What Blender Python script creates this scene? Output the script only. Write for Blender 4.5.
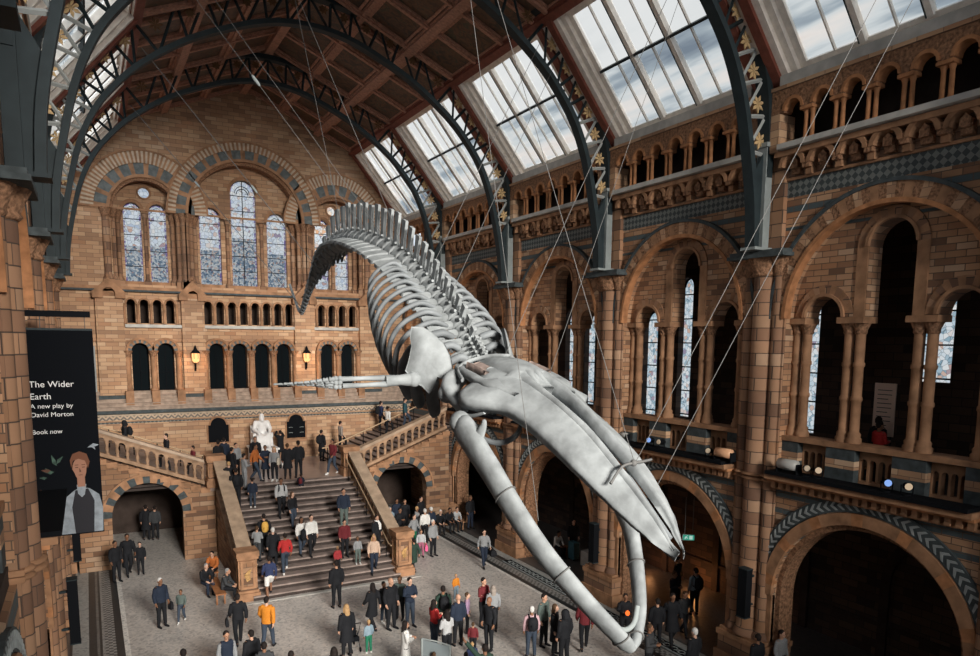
import bpy, math, random
from math import sin, cos, pi, radians, sqrt, atan2
from mathutils import Vector, Matrix
from mathutils.geometry import tessellate_polygon

SC = bpy.context.scene
for _o in list(bpy.data.objects):
    bpy.data.objects.remove(_o, do_unlink=True)
COL = SC.collection
random.seed(7)

# ------------------------------------------------------------------ camera
F_PX, CAM_H = 715.0, 10.0
cam_d = bpy.data.cameras.new('camera')
cam = bpy.data.objects.new('camera', cam_d)
COL.objects.link(cam)
cam_d.sensor_fit = 'HORIZONTAL'
cam_d.sensor_width = 36.0
cam_d.lens = F_PX * 36.0 / 980.0
cam_d.shift_y = (431.0 - 328.0) / 980.0
cam_d.clip_start = 0.05
cam_d.clip_end = 400
_al, _pi, _ro = radians(29.35), radians(7.15), radians(-0.475)
_f = Vector((sin(_al) * cos(_pi), cos(_al) * cos(_pi), -sin(_pi)))
_r = Vector((cos(_al), -sin(_al), 0))
_d = _f.cross(_r)
_r2 = _r * cos(_ro) + _d * sin(_ro)
_d2 = _d * cos(_ro) - _r * sin(_ro)
_u2, _b2 = -_d2, -_f
_M = Matrix(((_r2.x, _u2.x, _b2.x, 0), (_r2.y, _u2.y, _b2.y, 0), (_r2.z, _u2.z, _b2.z, CAM_H), (0, 0, 0, 1)))
cam.matrix_world = _M
SC.camera = cam

# ------------------------------------------------------------------ world, exposure
SC.view_settings.view_transform = 'Standard'
SC.view_settings.look = 'None'
SC.view_settings.exposure = 0.1
SC.view_settings.gamma = 1.0
SC.view_settings.use_curve_mapping = False
SC.cycles.max_bounces = 6
SC.cycles.diffuse_bounces = 4
SC.cycles.glossy_bounces = 2
SC.cycles.transparent_max_bounces = 8
SC.cycles.sample_clamp_indirect = 4.0
SC.cycles.use_denoising = True
world = bpy.data.worlds.new('World')
SC.world = world
world.use_nodes = True
_bg = world.node_tree.nodes['Background']
_bg.inputs[0].default_value = (0.78, 0.86, 0.95, 1)
_bg.inputs[1].default_value = 1.0

def aim(o, target):
    d = (Vector(target) - o.location).normalized()
    o.rotation_euler = d.to_track_quat('-Z', 'Y').to_euler()

def area(name, loc, target, sx, sy, power, color, spread=180):
    l = bpy.data.lights.new(name, 'AREA')
    l.shape = 'RECTANGLE'
    l.size, l.size_y, l.energy, l.color = sx, sy, power, color
    l.spread = radians(spread)
    o = bpy.data.objects.new(name, l)
    COL.objects.link(o)
    o.location = loc
    aim(o, target)
    return o

def spot(name, loc, target, power, color, angle=60, blend=.6, radius=.15):
    l = bpy.data.lights.new(name, 'SPOT')
    l.energy, l.color, l.spot_size, l.spot_blend, l.shadow_soft_size = power, color, radians(angle), blend, radius
    o = bpy.data.objects.new(name, l)
    COL.objects.link(o)
    o.location = loc
    aim(o, target)
    return o

def point(name, loc, power, color, radius=.1):
    l = bpy.data.lights.new(name, 'POINT')
    l.energy, l.color, l.shadow_soft_size = power, color, radius
    o = bpy.data.objects.new(name, l)
    COL.objects.link(o)
    o.location = loc
    return o

DAY = (0.86, 0.94, 1.0)
WARM = (1.0, 0.62, 0.32)
# daylight that falls through the great windows of the entrance end, behind the camera
SOUTH = area('south_window_daylight', (8, -40, 24.0), (8, 0, 15.0), 20, 9, 11000, (1.0, 0.94, 0.86), 60)
SKYP = 620
for _k, _y in enumerate((3.9, 10.9, 17.9, 24.9, 31.9, 38.4)):
    _p = SKYP * (.0, .03, .25, .9, 1.35, 1.35)[_k]
    if not _p: continue
    area('skylight_daylight', (15.85 + .55, _y, 19.05 + .45), (8.0, _y, 12.4), 4.4 if _k < 5 else 3.6, 3.9, _p * .75, DAY, 140)
    area('skylight_daylight', (0.15 - .55, _y, 19.05 + .45), (8.0, _y, 12.4), 4.4 if _k < 5 else 3.6, 3.9, _p * ((.4, .4, .55, .85, 1.1, 1.2)[_k]), DAY, 140)

# ------------------------------------------------------------------ materials
MATS = {}
def _new(name):
    m = bpy.data.materials.new(name)
    m.use_nodes = True
    MATS[name] = m
    return m, m.node_tree, m.node_tree.nodes, m.node_tree.links, m.node_tree.nodes['Principled BSDF']

def ramp(N, stops, interp='LINEAR'):
    r = N.new('ShaderNodeValToRGB')
    r.color_ramp.interpolation = interp
    e = r.color_ramp.elements
    while len(e) < len(stops):
        e.new(0.5)
    for i, (p, c) in enumerate(stops):
        e[i].position = p
        e[i].color = (*c, 1) if len(c) == 3 else c
    return r

def matte(m):
    m.node_tree.nodes['Principled BSDF'].inputs['Specular IOR Level'].default_value = .04
    return m

def plain(name, col, rough=.6, metal=0.0, noise=.0, scale=6.0, bump=0.0):
    m, T, N, L, B = _new(name)
    B.inputs['Roughness'].default_value = rough
    B.inputs['Metallic'].default_value = metal
    B.inputs['Specular IOR Level'].default_value = .5 if rough < .5 else .2
    B.inputs['Base Color'].default_value = (*col, 1)
    if noise > 0:
        tc = N.new('ShaderNodeTexCoord')
        n = N.new('ShaderNodeTexNoise')
        n.inputs['Scale'].default_value = scale
        n.inputs['Detail'].default_value = 4
        L.new(tc.outputs['Object'], n.inputs['Vector'])
        r = ramp(N, [(.3, tuple(c * (1 - noise) for c in col)), (.7, tuple(min(1, c * (1 + noise)) for c in col))])
        L.new(n.outputs['Fac'], r.inputs['Fac'])
        L.new(r.outputs['Color'], B.inputs['Base Color'])
        if bump:
            b = N.new('ShaderNodeBump')
            b.inputs['Strength'].default_value = bump
            b.inputs['Distance'].default_value = .05
            L.new(n.outputs['Fac'], b.inputs['Height'])
            L.new(b.outputs['Normal'], B.inputs['Normal'])
    return m

def glow(name, col, strength):
    m, T, N, L, B = _new(name)
    N.remove(B)
    e = N.new('ShaderNodeEmission')
    e.inputs[0].default_value = (*col, 1)
    e.inputs[1].default_value = strength
    L.new(e.outputs[0], N['Material Output'].inputs['Surface'])
    return m

def masonry(name, stops, mortar, bw=.55, bh=.2, msize=.012, rough=.85, big=.25, bands=None):
    """coursed stone: every block takes its own tone from a ramp"""
    m, T, N, L, B = _new(name)
    tc = N.new('ShaderNodeTexCoord')
    sp = N.new('ShaderNodeSeparateXYZ')
    L.new(tc.outputs['Object'], sp.inputs[0])
    ad = N.new('ShaderNodeMath'); ad.operation = 'ADD'
    L.new(sp.outputs[0], ad.inputs[0]); L.new(sp.outputs[1], ad.inputs[1])
    cb = N.new('ShaderNodeCombineXYZ')
    L.new(ad.outputs[0], cb.inputs[0]); L.new(sp.outputs[2], cb.inputs[1])
    bt = N.new('ShaderNodeTexBrick')
    bt.inputs['Color1'].default_value = (0, 0, 0, 1)
    bt.inputs['Color2'].default_value = (1, 1, 1, 1)
    bt.inputs['Mortar'].default_value = (.5, .5, .5, 1)
    bt.inputs['Scale'].default_value = 1
    bt.inputs['Mortar Size'].default_value = msize
    bt.inputs['Mortar Smooth'].default_value = .3
    bt.inputs['Brick Width'].default_value = bw
    bt.inputs['Row Height'].default_value = bh
    L.new(cb.outputs[0], bt.inputs['Vector'])
    r = ramp(N, stops)
    L.new(bt.outputs['Color'], r.inputs['Fac'])
    # broad weathering
    nz = N.new('ShaderNodeTexNoise'); nz.inputs['Scale'].default_value = .35; nz.inputs['Detail'].default_value = 5
    L.new(tc.outputs['Object'], nz.inputs['Vector'])
    nr = ramp(N, [(.3, (1 - big,) * 3), (.7, (1 + big * .6,) * 3)])
    L.new(nz.outputs['Fac'], nr.inputs['Fac'])
    mu = N.new('ShaderNodeMix'); mu.data_type = 'RGBA'; mu.blend_type = 'MULTIPLY'; mu.inputs[0].default_value = 1
    L.new(r.outputs['Color'], mu.inputs[6]); L.new(nr.outputs['Color'], mu.inputs[7])
    last = mu.outputs[2]
    if bands:   # grey-blue courses at given heights
        zr = ramp(N, bands[1], 'CONSTANT')
        dv = N.new('ShaderNodeMath'); dv.operation = 'DIVIDE'; dv.inputs[1].default_value = bands[0]
        L.new(sp.outputs[2], dv.inputs[0]); L.new(dv.outputs[0], zr.inputs['Fac'])
        mb = N.new('ShaderNodeMix'); mb.data_type = 'RGBA'
        mb.inputs[7].default_value = (*bands[2], 1)
        L.new(zr.outputs['Color'], mb.inputs[0]); L.new(last, mb.inputs[6])
        last = mb.outputs[2]
    mm = N.new('ShaderNodeMix'); mm.data_type = 'RGBA'
    mm.inputs[7].default_value = (*mortar, 1)
    L.new(bt.outputs['Fac'], mm.inputs[0]); L.new(last, mm.inputs[6])
    L.new(mm.outputs[2], B.inputs['Base Color'])
    bp = N.new('ShaderNodeBump'); bp.inputs['Strength'].default_value = .5; bp.inputs['Distance'].default_value = .03
    iv = N.new('ShaderNodeMath'); iv.operation = 'SUBTRACT'; iv.inputs[0].default_value = 1
    L.new(bt.outputs['Fac'], iv.inputs[1]); L.new(iv.outputs[0], bp.inputs['Height'])
    L.new(bp.outputs['Normal'], B.inputs['Normal'])
    B.inputs['Roughness'].default_value = rough
    return m

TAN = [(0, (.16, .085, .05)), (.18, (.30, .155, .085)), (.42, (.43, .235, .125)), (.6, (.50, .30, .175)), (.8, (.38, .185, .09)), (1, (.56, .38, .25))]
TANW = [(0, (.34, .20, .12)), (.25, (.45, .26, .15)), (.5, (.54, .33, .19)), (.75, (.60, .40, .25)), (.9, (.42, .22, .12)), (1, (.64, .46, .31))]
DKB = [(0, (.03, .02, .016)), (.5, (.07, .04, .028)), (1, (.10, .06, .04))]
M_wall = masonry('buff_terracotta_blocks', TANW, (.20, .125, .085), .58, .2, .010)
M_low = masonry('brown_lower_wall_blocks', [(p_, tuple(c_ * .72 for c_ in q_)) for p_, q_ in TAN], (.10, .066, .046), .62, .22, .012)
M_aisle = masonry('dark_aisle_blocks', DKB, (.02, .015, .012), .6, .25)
M_shaft = masonry('terracotta_shaft_blocks', [(0, (.15, .08, .05)), (.3, (.27, .145, .085)), (.6, (.38, .215, .125)), (.85, (.30, .155, .08)), (1, (.44, .29, .19))], (.07, .046, .034), .7, .36, .014)
M_drum = plain('moulded_terracotta', (.33, .18, .10), .75, noise=.35, scale=2.5, bump=.3)
M_carve = plain('carved_terracotta', (.26, .14, .08), .8, noise=.55, scale=14, bump=.9)
M_orange = plain('orange_terracotta', (.40, .185, .085), .7, noise=.3, scale=4, bump=.2)
M_pale = plain('pale_stone', (.50, .40, .30), .7, noise=.2, scale=5)
M_ledge = plain('painted_ledge_stone', (.46, .45, .42), .6, noise=.15, scale=3)
M_grey2 = plain('mid_grey_terracotta', (.13, .145, .145), .75, noise=.3, scale=5)
M_grey = plain('blue_grey_terracotta', (.062, .075, .079), .75, noise=.3, scale=5, bump=.2)
M_greyp = plain('pale_blue_grey_terracotta', (.30, .33, .33), .75, noise=.2, scale=5)
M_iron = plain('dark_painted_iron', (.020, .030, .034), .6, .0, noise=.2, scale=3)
M_bal = plain('weathered_buff_balustrade', (.32, .205, .13), .75, noise=.35, scale=3, bump=.2)
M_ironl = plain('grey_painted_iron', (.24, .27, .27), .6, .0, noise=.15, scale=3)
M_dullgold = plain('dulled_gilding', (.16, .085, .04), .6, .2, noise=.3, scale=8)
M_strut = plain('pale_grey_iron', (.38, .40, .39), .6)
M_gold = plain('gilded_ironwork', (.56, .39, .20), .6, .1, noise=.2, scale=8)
M_black = matte(plain('black_paint', (.008, .009, .011), .9))
M_cloth = matte(plain('matt_black_cloth', (.006, .007, .009), 1.0))
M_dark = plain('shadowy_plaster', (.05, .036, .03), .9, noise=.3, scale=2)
M_wood = plain('stained_ceiling_timber', (.40, .21, .145), .55, noise=.3, scale=9, bump=.1)
M_woodr = plain('red_painted_timber', (.20, .065, .045), .55, noise=.2, scale=6)
M_frame = plain('white_painted_frame', (.85, .78, .70), .5, noise=.12, scale=5)
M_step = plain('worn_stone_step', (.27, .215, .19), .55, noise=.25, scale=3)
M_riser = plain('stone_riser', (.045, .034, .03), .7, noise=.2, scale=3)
M_brass = plain('polished_brass', (.50, .36, .23), .5, .4)
M_marble = plain('white_marble', (.78, .77, .76), .45, noise=.04, scale=3)
M_bone = plain('pale_grey_bone', (.225, .243, .25), .75, noise=.3, scale=2.6, bump=.45)
M_boned = plain('dark_grey_bone', (.17, .185, .195), .62, noise=.25, scale=2.2, bump=.25)
M_steel = plain('steel_cable', (.11, .11, .108), .7, .0)
M_slab = plain('grey_landing_stone', (.36, .27, .23), .3, noise=.15, scale=2)
M_wglass = matte(plain('dark_gallery_glass', (.006, .009, .011), .9))
def m_floor():
    m, T, N, L, B = _new('terrazzo_and_mosaic_floor')
    tc = N.new('ShaderNodeTexCoord')
    sp = N.new('ShaderNodeSeparateXYZ'); L.new(tc.outputs['Object'], sp.inputs[0])
    s = N.new('ShaderNodeMath'); s.operation = 'SUBTRACT'; s.inputs[1].default_value = 8.0
    L.new(sp.outputs[0], s.inputs[0])
    a = N.new('ShaderNodeMath'); a.operation = 'ABSOLUTE'; L.new(s.outputs[0], a.inputs[0])
    d = N.new('ShaderNodeMath'); d.operation = 'DIVIDE'; d.inputs[1].default_value = 20; L.new(a.outputs[0], d.inputs[0])
    T1, WH, DK = (.52, .49, .46), (.72, .70, .66), (.03, .034, .036)
    st = [(0, T1), (7.26, WH), (7.36, DK), (7.62, (.27, .27, .26)), (7.98, DK), (8.12, (.15, .15, .145)), (8.17, DK), (8.36, (.33, .34, .33)), (8.85, DK), (8.95, (.09, .08, .075))]
    r = ramp(N, [(x / 20, c) for x, c in st], 'CONSTANT')
    L.new(d.outputs[0], r.inputs['Fac'])
    v = N.new('ShaderNodeTexVoronoi'); v.inputs['Scale'].default_value = 13
    L.new(tc.outputs['Object'], v.inputs['Vector'])
    vr = ramp(N, [(0, (.35, .35, .36)), (.4, (1, 1, 1)), (1, (1.4, 1.36, 1.3))])
    L.new(v.outputs['Color'], vr.inputs['Fac'])
    n = N.new('ShaderNodeTexNoise'); n.inputs['Scale'].default_value = 1.1; n.inputs['Detail'].default_value = 6
    L.new(tc.outputs['Object'], n.inputs['Vector'])
    nr = ramp(N, [(.3, (.93, .93, .93)), (.7, (1.05, 1.05, 1.05))]); L.new(n.outputs['Fac'], nr.inputs['Fac'])
    m1 = N.new('ShaderNodeMix'); m1.data_type = 'RGBA'; m1.blend_type = 'MULTIPLY'; m1.inputs[0].default_value = .7
    L.new(r.outputs['Color'], m1.inputs[6]); L.new(vr.outputs['Color'], m1.inputs[7])
    m2 = N.new('ShaderNodeMix'); m2.data_type = 'RGBA'; m2.blend_type = 'MULTIPLY'; m2.inputs[0].default_value = 1
    L.new(m1.outputs[2], m2.inputs[6]); L.new(nr.outputs['Color'], m2.inputs[7])
    # checker dots in the mosaic strip
    ck = N.new('ShaderNodeTexChecker'); ck.inputs['Scale'].default_value = 8
    L.new(tc.outputs['Object'], ck.inputs['Vector'])
    ck.inputs['Color1'].default_value = (.3, .3, .3, 1); ck.inputs['Color2'].default_value = (1.2, 1.2, 1.2, 1)
    g = N.new('ShaderNodeMath'); g.operation = 'COMPARE'; g.inputs[1].default_value = 7.8; g.inputs[2].default_value = .17
    L.new(a.outputs[0], g.inputs[0])
    m3 = N.new('ShaderNodeMix'); m3.data_type = 'RGBA'; m3.blend_type = 'MULTIPLY'
    L.new(g.outputs[0], m3.inputs[0]); L.new(m2.outputs[2], m3.inputs[6]); L.new(ck.outputs['Color'], m3.inputs[7])
    L.new(m3.outputs[2], B.inputs['Base Color'])
    B.inputs['Roughness'].default_value = .42
    return m
M_floor = m_floor()

def m_painted():
    m, T, N, L, B = _new('painted_botanical_ceiling_panel')
    tc = N.new('ShaderNodeTexCoord')
    n = N.new('ShaderNodeTexNoise'); n.inputs['Scale'].default_value = 2.6; n.inputs['Detail'].default_value = 5; n.inputs['Distortion'].default_value = 1.4
    L.new(tc.outputs['Object'], n.inputs['Vector'])
    r = ramp(N, [(.3, (.03, .034, .024)), (.45, (.075, .04, .024)), (.56, (.13, .065, .034)), (.66, (.045, .048, .03)), (.8, (.17, .095, .045))])
    L.new(n.outputs['Fac'], r.inputs['Fac']); L.new(r.outputs['Color'], B.inputs['Base Color'])
    B.inputs['Roughness'].default_value = .6
    return m
M_panel = m_painted()

def m_stained(name, strength, tint, dark, scale=5.5):
    """leaded, painted glass with daylight behind it"""
    m, T, N, L, B = _new(name)
    N.remove(B)
    tc = N.new('ShaderNodeTexCoord')
    v = N.new('ShaderNodeTexVoronoi'); v.feature = 'DISTANCE_TO_EDGE'; v.inputs['Scale'].default_value = scale
    L.new(tc.outputs['Object'], v.inputs['Vector'])
    lead = ramp(N, [(.0, (.28, .30, .33)), (.06, (1, 1, 1))]); L.new(v.outputs['Distance'], lead.inputs['Fac'])
    v2 = N.new('ShaderNodeTexVoronoi'); v2.inputs['Scale'].default_value = scale
    L.new(tc.outputs['Object'], v2.inputs['Vector'])
    c = ramp(N, [(0, dark), (.3, tint), (.55, (.70, .78, .84)), (.86, (.82, .84, .84)), (.95, (.62, .42, .34)), (1, (.30, .28, .42))])
    sp = N.new('ShaderNodeSeparateColor'); L.new(v2.outputs['Color'], sp.inputs[0]); L.new(sp.outputs[0], c.inputs['Fac'])
    mu = N.new('ShaderNodeMix'); mu.data_type = 'RGBA'; mu.blend_type = 'MULTIPLY'; mu.inputs[0].default_value = 1
    L.new(c.outputs['Color'], mu.inputs[6]); L.new(lead.outputs['Color'], mu.inputs[7])
    e = N.new('ShaderNodeEmission'); e.inputs[1].default_value = strength
    L.new(mu.outputs[2], e.inputs[0]); L.new(e.outputs[0], N['Material Output'].inputs['Surface'])
    return m
M_stain_hi = m_stained('bright_leaded_glass', .7, (.75, .82, .9), (.5, .6, .75))
M_stain_lo = m_stained('blue_patterned_leaded_glass', .5, (.30, .40, .52), (.12, .2, .30), 11)
M_stain_w = m_stained('warm_leaded_glass', .9, (.9, .75, .6), (.8, .4, .2))
M_stain_b = m_stained('border_leaded_glass', .55, (.3, .22, .5), (.2, .12, .4), 12)
M_stain_g = m_stained('aisle_leaded_glass', .75, (.55, .68, .76), (.25, .4, .5), 7)

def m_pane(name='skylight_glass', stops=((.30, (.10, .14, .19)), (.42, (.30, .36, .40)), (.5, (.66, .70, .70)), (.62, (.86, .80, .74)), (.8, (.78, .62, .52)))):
    """roof glass: half clear to the sky outside, half glowing with cloud and roof beyond painted in as noise"""
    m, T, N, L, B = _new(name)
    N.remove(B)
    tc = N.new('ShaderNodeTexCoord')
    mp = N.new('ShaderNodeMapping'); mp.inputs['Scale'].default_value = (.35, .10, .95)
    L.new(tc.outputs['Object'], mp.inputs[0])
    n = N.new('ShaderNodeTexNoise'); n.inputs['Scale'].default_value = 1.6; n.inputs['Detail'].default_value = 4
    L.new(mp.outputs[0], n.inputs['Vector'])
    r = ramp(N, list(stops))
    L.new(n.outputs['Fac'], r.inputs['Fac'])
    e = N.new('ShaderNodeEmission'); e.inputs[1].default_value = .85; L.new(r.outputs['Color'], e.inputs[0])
    t = N.new('ShaderNodeBsdfTransparent'); t.inputs[0].default_value = (.92, .93, .94, 1) if 'grimy' not in name else (.15, .16, .17, 1)  # 'grimy' is the darkened glass of unseen bays, added to cut their light
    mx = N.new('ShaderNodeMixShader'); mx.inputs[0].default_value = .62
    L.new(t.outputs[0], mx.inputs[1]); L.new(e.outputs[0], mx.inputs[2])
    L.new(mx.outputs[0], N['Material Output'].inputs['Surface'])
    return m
M_pane = m_pane()  # lower panes: dark blotches of the roof beyond painted into the glow
M_paned = m_pane('grimy_skylight_glass', ((.3, (.03, .035, .04)), (.7, (.10, .11, .12))))  # darkened glass for unseen bays, added to cut their light
M_paneu = m_pane('clear_upper_skylight_glass', ((.2, (.72, .74, .73)), (.45, (.84, .85, .83)), (.8, (.90, .89, .86))))

def m_pattern(name, kind, c1, c2, scale):
    m, T, N, L, B = _new(name)
    tc = N.new('ShaderNodeTexCoord'); sp = N.new('ShaderNodeSeparateXYZ'); L.new(tc.outputs['Object'], sp.inputs[0])
    ad = N.new('ShaderNodeMath'); ad.operation = 'ADD'; L.new(sp.outputs[0], ad.inputs[0]); L.new(sp.outputs[1], ad.inputs[1])
    cb = N.new('ShaderNodeCombineXYZ'); L.new(ad.outputs[0], cb.inputs[0]); L.new(sp.outputs[2], cb.inputs[1])
    if kind == 'diaper':
        mp = N.new('ShaderNodeMapping'); mp.inputs['Rotation'].default_value = (0, 0, pi / 4)
        L.new(cb.outputs[0], mp.inputs[0])
        ck = N.new('ShaderNodeTexChecker'); ck.inputs['Scale'].default_value = scale
        ck.inputs['Color1'].default_value = (*c1, 1); ck.inputs['Color2'].default_value = (*c2, 1)
        L.new(mp.outputs[0], ck.inputs['Vector']); L.new(ck.outputs['Color'], B.inputs['Base Color'])
    else:   # zigzag
        w = N.new('ShaderNodeMath'); w.operation = 'PINGPONG'; w.inputs[1].default_value = .16; L.new(ad.outputs[0], w.inputs[0])
        s = N.new('ShaderNodeMath'); s.operation = 'ADD'; L.new(sp.outputs[2], s.inputs[0]); L.new(w.outputs[0], s.inputs[1])
        md = N.new('ShaderNodeMath'); md.operation = 'MODULO'; md.inputs[1].default_value = .22; L.new(s.outputs[0], md.inputs[0])
        r = ramp(N, [(0, c1), (.5, c2)], 'CONSTANT')
        k = N.new('ShaderNodeMath'); k.operation = 'DIVIDE'; k.inputs[1].default_value = .22; L.new(md.outputs[0], k.inputs[0])
        L.new(k.outputs[0], r.inputs['Fac']); L.new(r.outputs['Color'], B.inputs['Base Color'])
    B.inputs['Roughness'].default_value = .75
    return m
M_diaper = m_pattern('blue_grey_diaper_tiles', 'diaper', (.05, .062, .064), (.17, .185, .175), 7.5)
M_zig = m_pattern('zigzag_tile_band', 'zig', (.16, .14, .12), (.50, .38, .27), 1)

# ------------------------------------------------------------------ mesh helpers
class MB:
    def __init__(s, mats):
        s.v, s.f, s.mi, s.sm = [], [], [], []
        s.mats = mats if isinstance(mats, (list, tuple)) else [mats]
    def add(s, vs, fs, mat=0, smooth=False):
        o = len(s.v)
        s.v += [tuple(v) for v in vs]
        for i, f in enumerate(fs):
            s.f.append([o + j for j in f])
            s.mi.append(mat[i] if isinstance(mat, (list, tuple)) else mat)
            s.sm.append(smooth)
        return s
    def box(s, x0, x1, y0, y1, z0, z1, mat=0, mp=None):
        vs = [(x, y, z) for x in (x0, x1) for y in (y0, y1) for z in (z0, z1)]
        if mp: vs = [mp(*v) for v in vs]
        return s.add(vs, [(0, 1, 3, 2), (4, 6, 7, 5), (0, 4, 5, 1), (2, 3, 7, 6), (0, 2, 6, 4), (1, 5, 7, 3)], mat)
    def prism(s, poly, mp, w0, w1, mat=0, holes=(), caps=(True, True), sides=True):
        loops = [list(poly)] + [list(h) for h in holes]
        tris = tessellate_polygon([[Vector((p[0], p[1], 0)) for p in l] for l in loops])
        flat = [p for l in loops for p in l]
        n = len(flat)
        vs = [mp(p[0], p[1], w0) for p in flat] + [mp(p[0], p[1], w1) for p in flat]
        fs = []
        if caps[0]: fs += [tuple(t) for t in tris]
        if caps[1]: fs += [tuple(i + n for i in reversed(t)) for t in tris]
        if sides:
            o = 0
            for l in loops:
                k = len(l)
                for i in range(k):
                    a, b = o + i, o + (i + 1) % k
                    fs.append((a, b, b + n, a + n))
                o += k
        return s.add(vs, fs, mat)
    def ring(s, mp, cu, cv, r0, r1, w0, w1, a0=0.0, a1=pi, n=24, mat=0, alt=None):
        vs, fs, ms = [], [], []
        for i in range(n + 1):
            a = a0 + (a1 - a0) * i / n
            c, d = cos(a), sin(a)
            for r, w in ((r0, w0), (r0, w1), (r1, w1), (r1, w0)):
                vs.append(mp(cu + r * c, cv + r * d, w))
        for i in range(n):
            for k in range(4):
                fs.append((4 * i + k, 4 * i + (k + 1) % 4, 4 * i + 4 + (k + 1) % 4, 4 * i + 4 + k))
                ms.append(mat if alt is None else alt[i % len(alt)])
        fs += [(0, 1, 2, 3), (4 * n + 3, 4 * n + 2, 4 * n + 1, 4 * n)]
        ms += [mat, mat]
        return s.add(vs, fs, ms)
    def lathe(s, c, prof, n=12, mat=0, a0=0.0, a1=2 * pi, smooth=True, square=False):
        full = abs(a1 - a0 - 2 * pi) < 1e-6
        k = n if full else n + 1
        vs, fs = [], []
        for r, z in prof:
            for i in range(k):
                a = a0 + (a1 - a0) * i / n + (pi / 4 if square else 0)
                q = r * (sqrt(2) if square else 1)
                vs.append((c[0] + q * cos(a), c[1] + q * sin(a), c[2] + z))
        for j in range(len(prof) - 1):
            for i in range(n if full else n):
                i2 = (i + 1) % k
                fs.append((j * k + i, j * k + i2, (j + 1) * k + i2, (j + 1) * k + i))
        s.add(vs, fs, mat, smooth and not square)
        if full:
            s.add([vs[i] for i in range(k)], [tuple(reversed(range(k)))], mat)
            s.add([vs[-k + i] for i in range(k)], [tuple(range(k))], mat)
        return s
    def tube(s, pts, rad, n=8, mat=0, smooth=True, flat=None, up=None):
        """swept tube; rad a number or a list; flat = (a, b) scales of the section along side / up"""
        P = [Vector(p) for p in pts]
        if not isinstance(rad, (list, tuple)): rad = [rad] * len(P)
        vs, fs = [], []
        prev = None
        for i, p in enumerate(P):
            t = (P[min(i + 1, len(P) - 1)] - P[max(i - 1, 0)]).normalized()
            if up is not None:
                side = t.cross(Vector(up))
                side = side.normalized() if side.length > 1e-4 else Vector((1, 0, 0))
            elif prev is None:
                side = t.cross(Vector((0, 0, 1)))
                if side.length < .05: side = t.cross(Vector((0, 1, 0)))
                side.normalize()
            else:
                side = (prev - t * prev.dot(t)).normalized()
            prev = side
            nn = side.cross(t).normalized()
            fa, fb = flat[i] if isinstance(flat, list) else (flat or (1, 1))
            for k in range(n):
                a = 2 * pi * k / n
                vs.append(p + side * (cos(a) * rad[i] * fa) + nn * (sin(a) * rad[i] * fb))
        for i in range(len(P) - 1):
            for k in range(n):
                k2 = (k + 1) % n
                fs.append((i * n + k, i * n + k2, (i + 1) * n + k2, (i + 1) * n + k))
        s.add(vs, fs, mat, smooth)
        s.add(vs[:n], [tuple(range(n))], mat)
        s.add(vs[-n:], [tuple(reversed(range(n)))], mat)
        return s
    def ball(s, c, r, n=10, m=6, mat=0, sc=(1, 1, 1)):
        prof = [(max(1e-4, r * sin(pi * j / m)), -r * cos(pi * j / m)) for j in range(m + 1)]
        o = len(s.v)
        s.lathe((0, 0, 0), prof, n, mat)
        for i in range(o, len(s.v)):
            v = s.v[i]
            s.v[i] = (c[0] + v[0] * sc[0], c[1] + v[1] * sc[1], c[2] + v[2] * sc[2])
        return s
    def mesh(s, name):
        me = bpy.data.meshes.new(name)
        me.from_pydata(s.v, [], s.f)
        for m in s.mats: me.materials.append(m)
        me.polygons.foreach_set('material_index', s.mi)
        me.polygons.foreach_set('use_smooth', s.sm)
        me.update()
        return me
    def build(s, name, parent=None):
        return link(name, s.mesh(name), parent)

def link(name, me, parent=None):
    o = bpy.data.objects.new(name, me)
    COL.objects.link(o)
    if parent is not None: o.parent = parent
    return o

def empty(name, loc=(0, 0, 0), rz=0.0):
    o = bpy.data.objects.new(name, None)
    COL.objects.link(o)
    o.location = loc
    o.rotation_euler = (0, 0, rz)
    o.empty_display_size = .2
    return o

def tag(o, label=None, cat=None, group=None, kind=None):
    if label: o['label'] = label
    if cat: o['category'] = cat
    if group: o['group'] = group
    if kind: o['kind'] = kind
    return o

def child(mb, name, parent):
    """mesh written in world coordinates, hung under an Empty that may stand anywhere"""
    o = mb.build(name, parent)
    if parent is not None:
        root = parent
        off = Vector(root.location)
        q = root.parent
        while q is not None:
            off = off + q.location
            q = q.parent
        o.location = -off
    return o

def copy_tree(o, parent=None):
    c = o.copy()
    COL.objects.link(c)
    c.parent = parent
    for ch in list(o.children):
        copy_tree(ch, c)
    return c

def arc(cu, cv, r, a0, a1, n):
    return [(cu + r * cos(a0 + (a1 - a0) * i / n), cv + r * sin(a0 + (a1 - a0) * i / n)) for i in range(n + 1)]

def arch_loop(cu, half, v0, spring, n=14):
    """round-headed opening, from its foot v0 up to the springing and over"""
    return [(cu - half, v0), (cu + half, v0)] + arc(cu, spring, half, 0, pi, n)

XC, XR, XL, YE = 8.0, 17.2, -1.2, 41.5
RIGHT = lambda u, v, w: (XR - w, u, v)
LEFT = lambda u, v, w: (XL + w, u, v)
END = lambda u, v, w: (u, YE - w, v)
END2 = lambda u, v, w: (u, YE - w + .3, v)
# ================================================================== THE SETTING
BAYS = (3.9, 10.9, 17.9, 24.9, 31.9)
ORD = {31.9: 'furthest full', 24.9: 'second furthest', 17.9: 'middle', 10.9: 'second nearest', 3.9: 'nearest'}
PIERS = (0.4, 7.4, 14.4, 21.4, 28.4, 35.4)
PORD = {35.4: 'furthest', 28.4: 'second furthest', 21.4: 'third furthest', 14.4: 'third nearest', 7.4: 'second nearest', .4: 'nearest'}
def S(o): return tag(o, kind='structure')

fl = MB(M_floor); fl.box(-6.2, 22.2, -2.5, 42.5, -.3, 0); S(fl.build('floor'))

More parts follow.
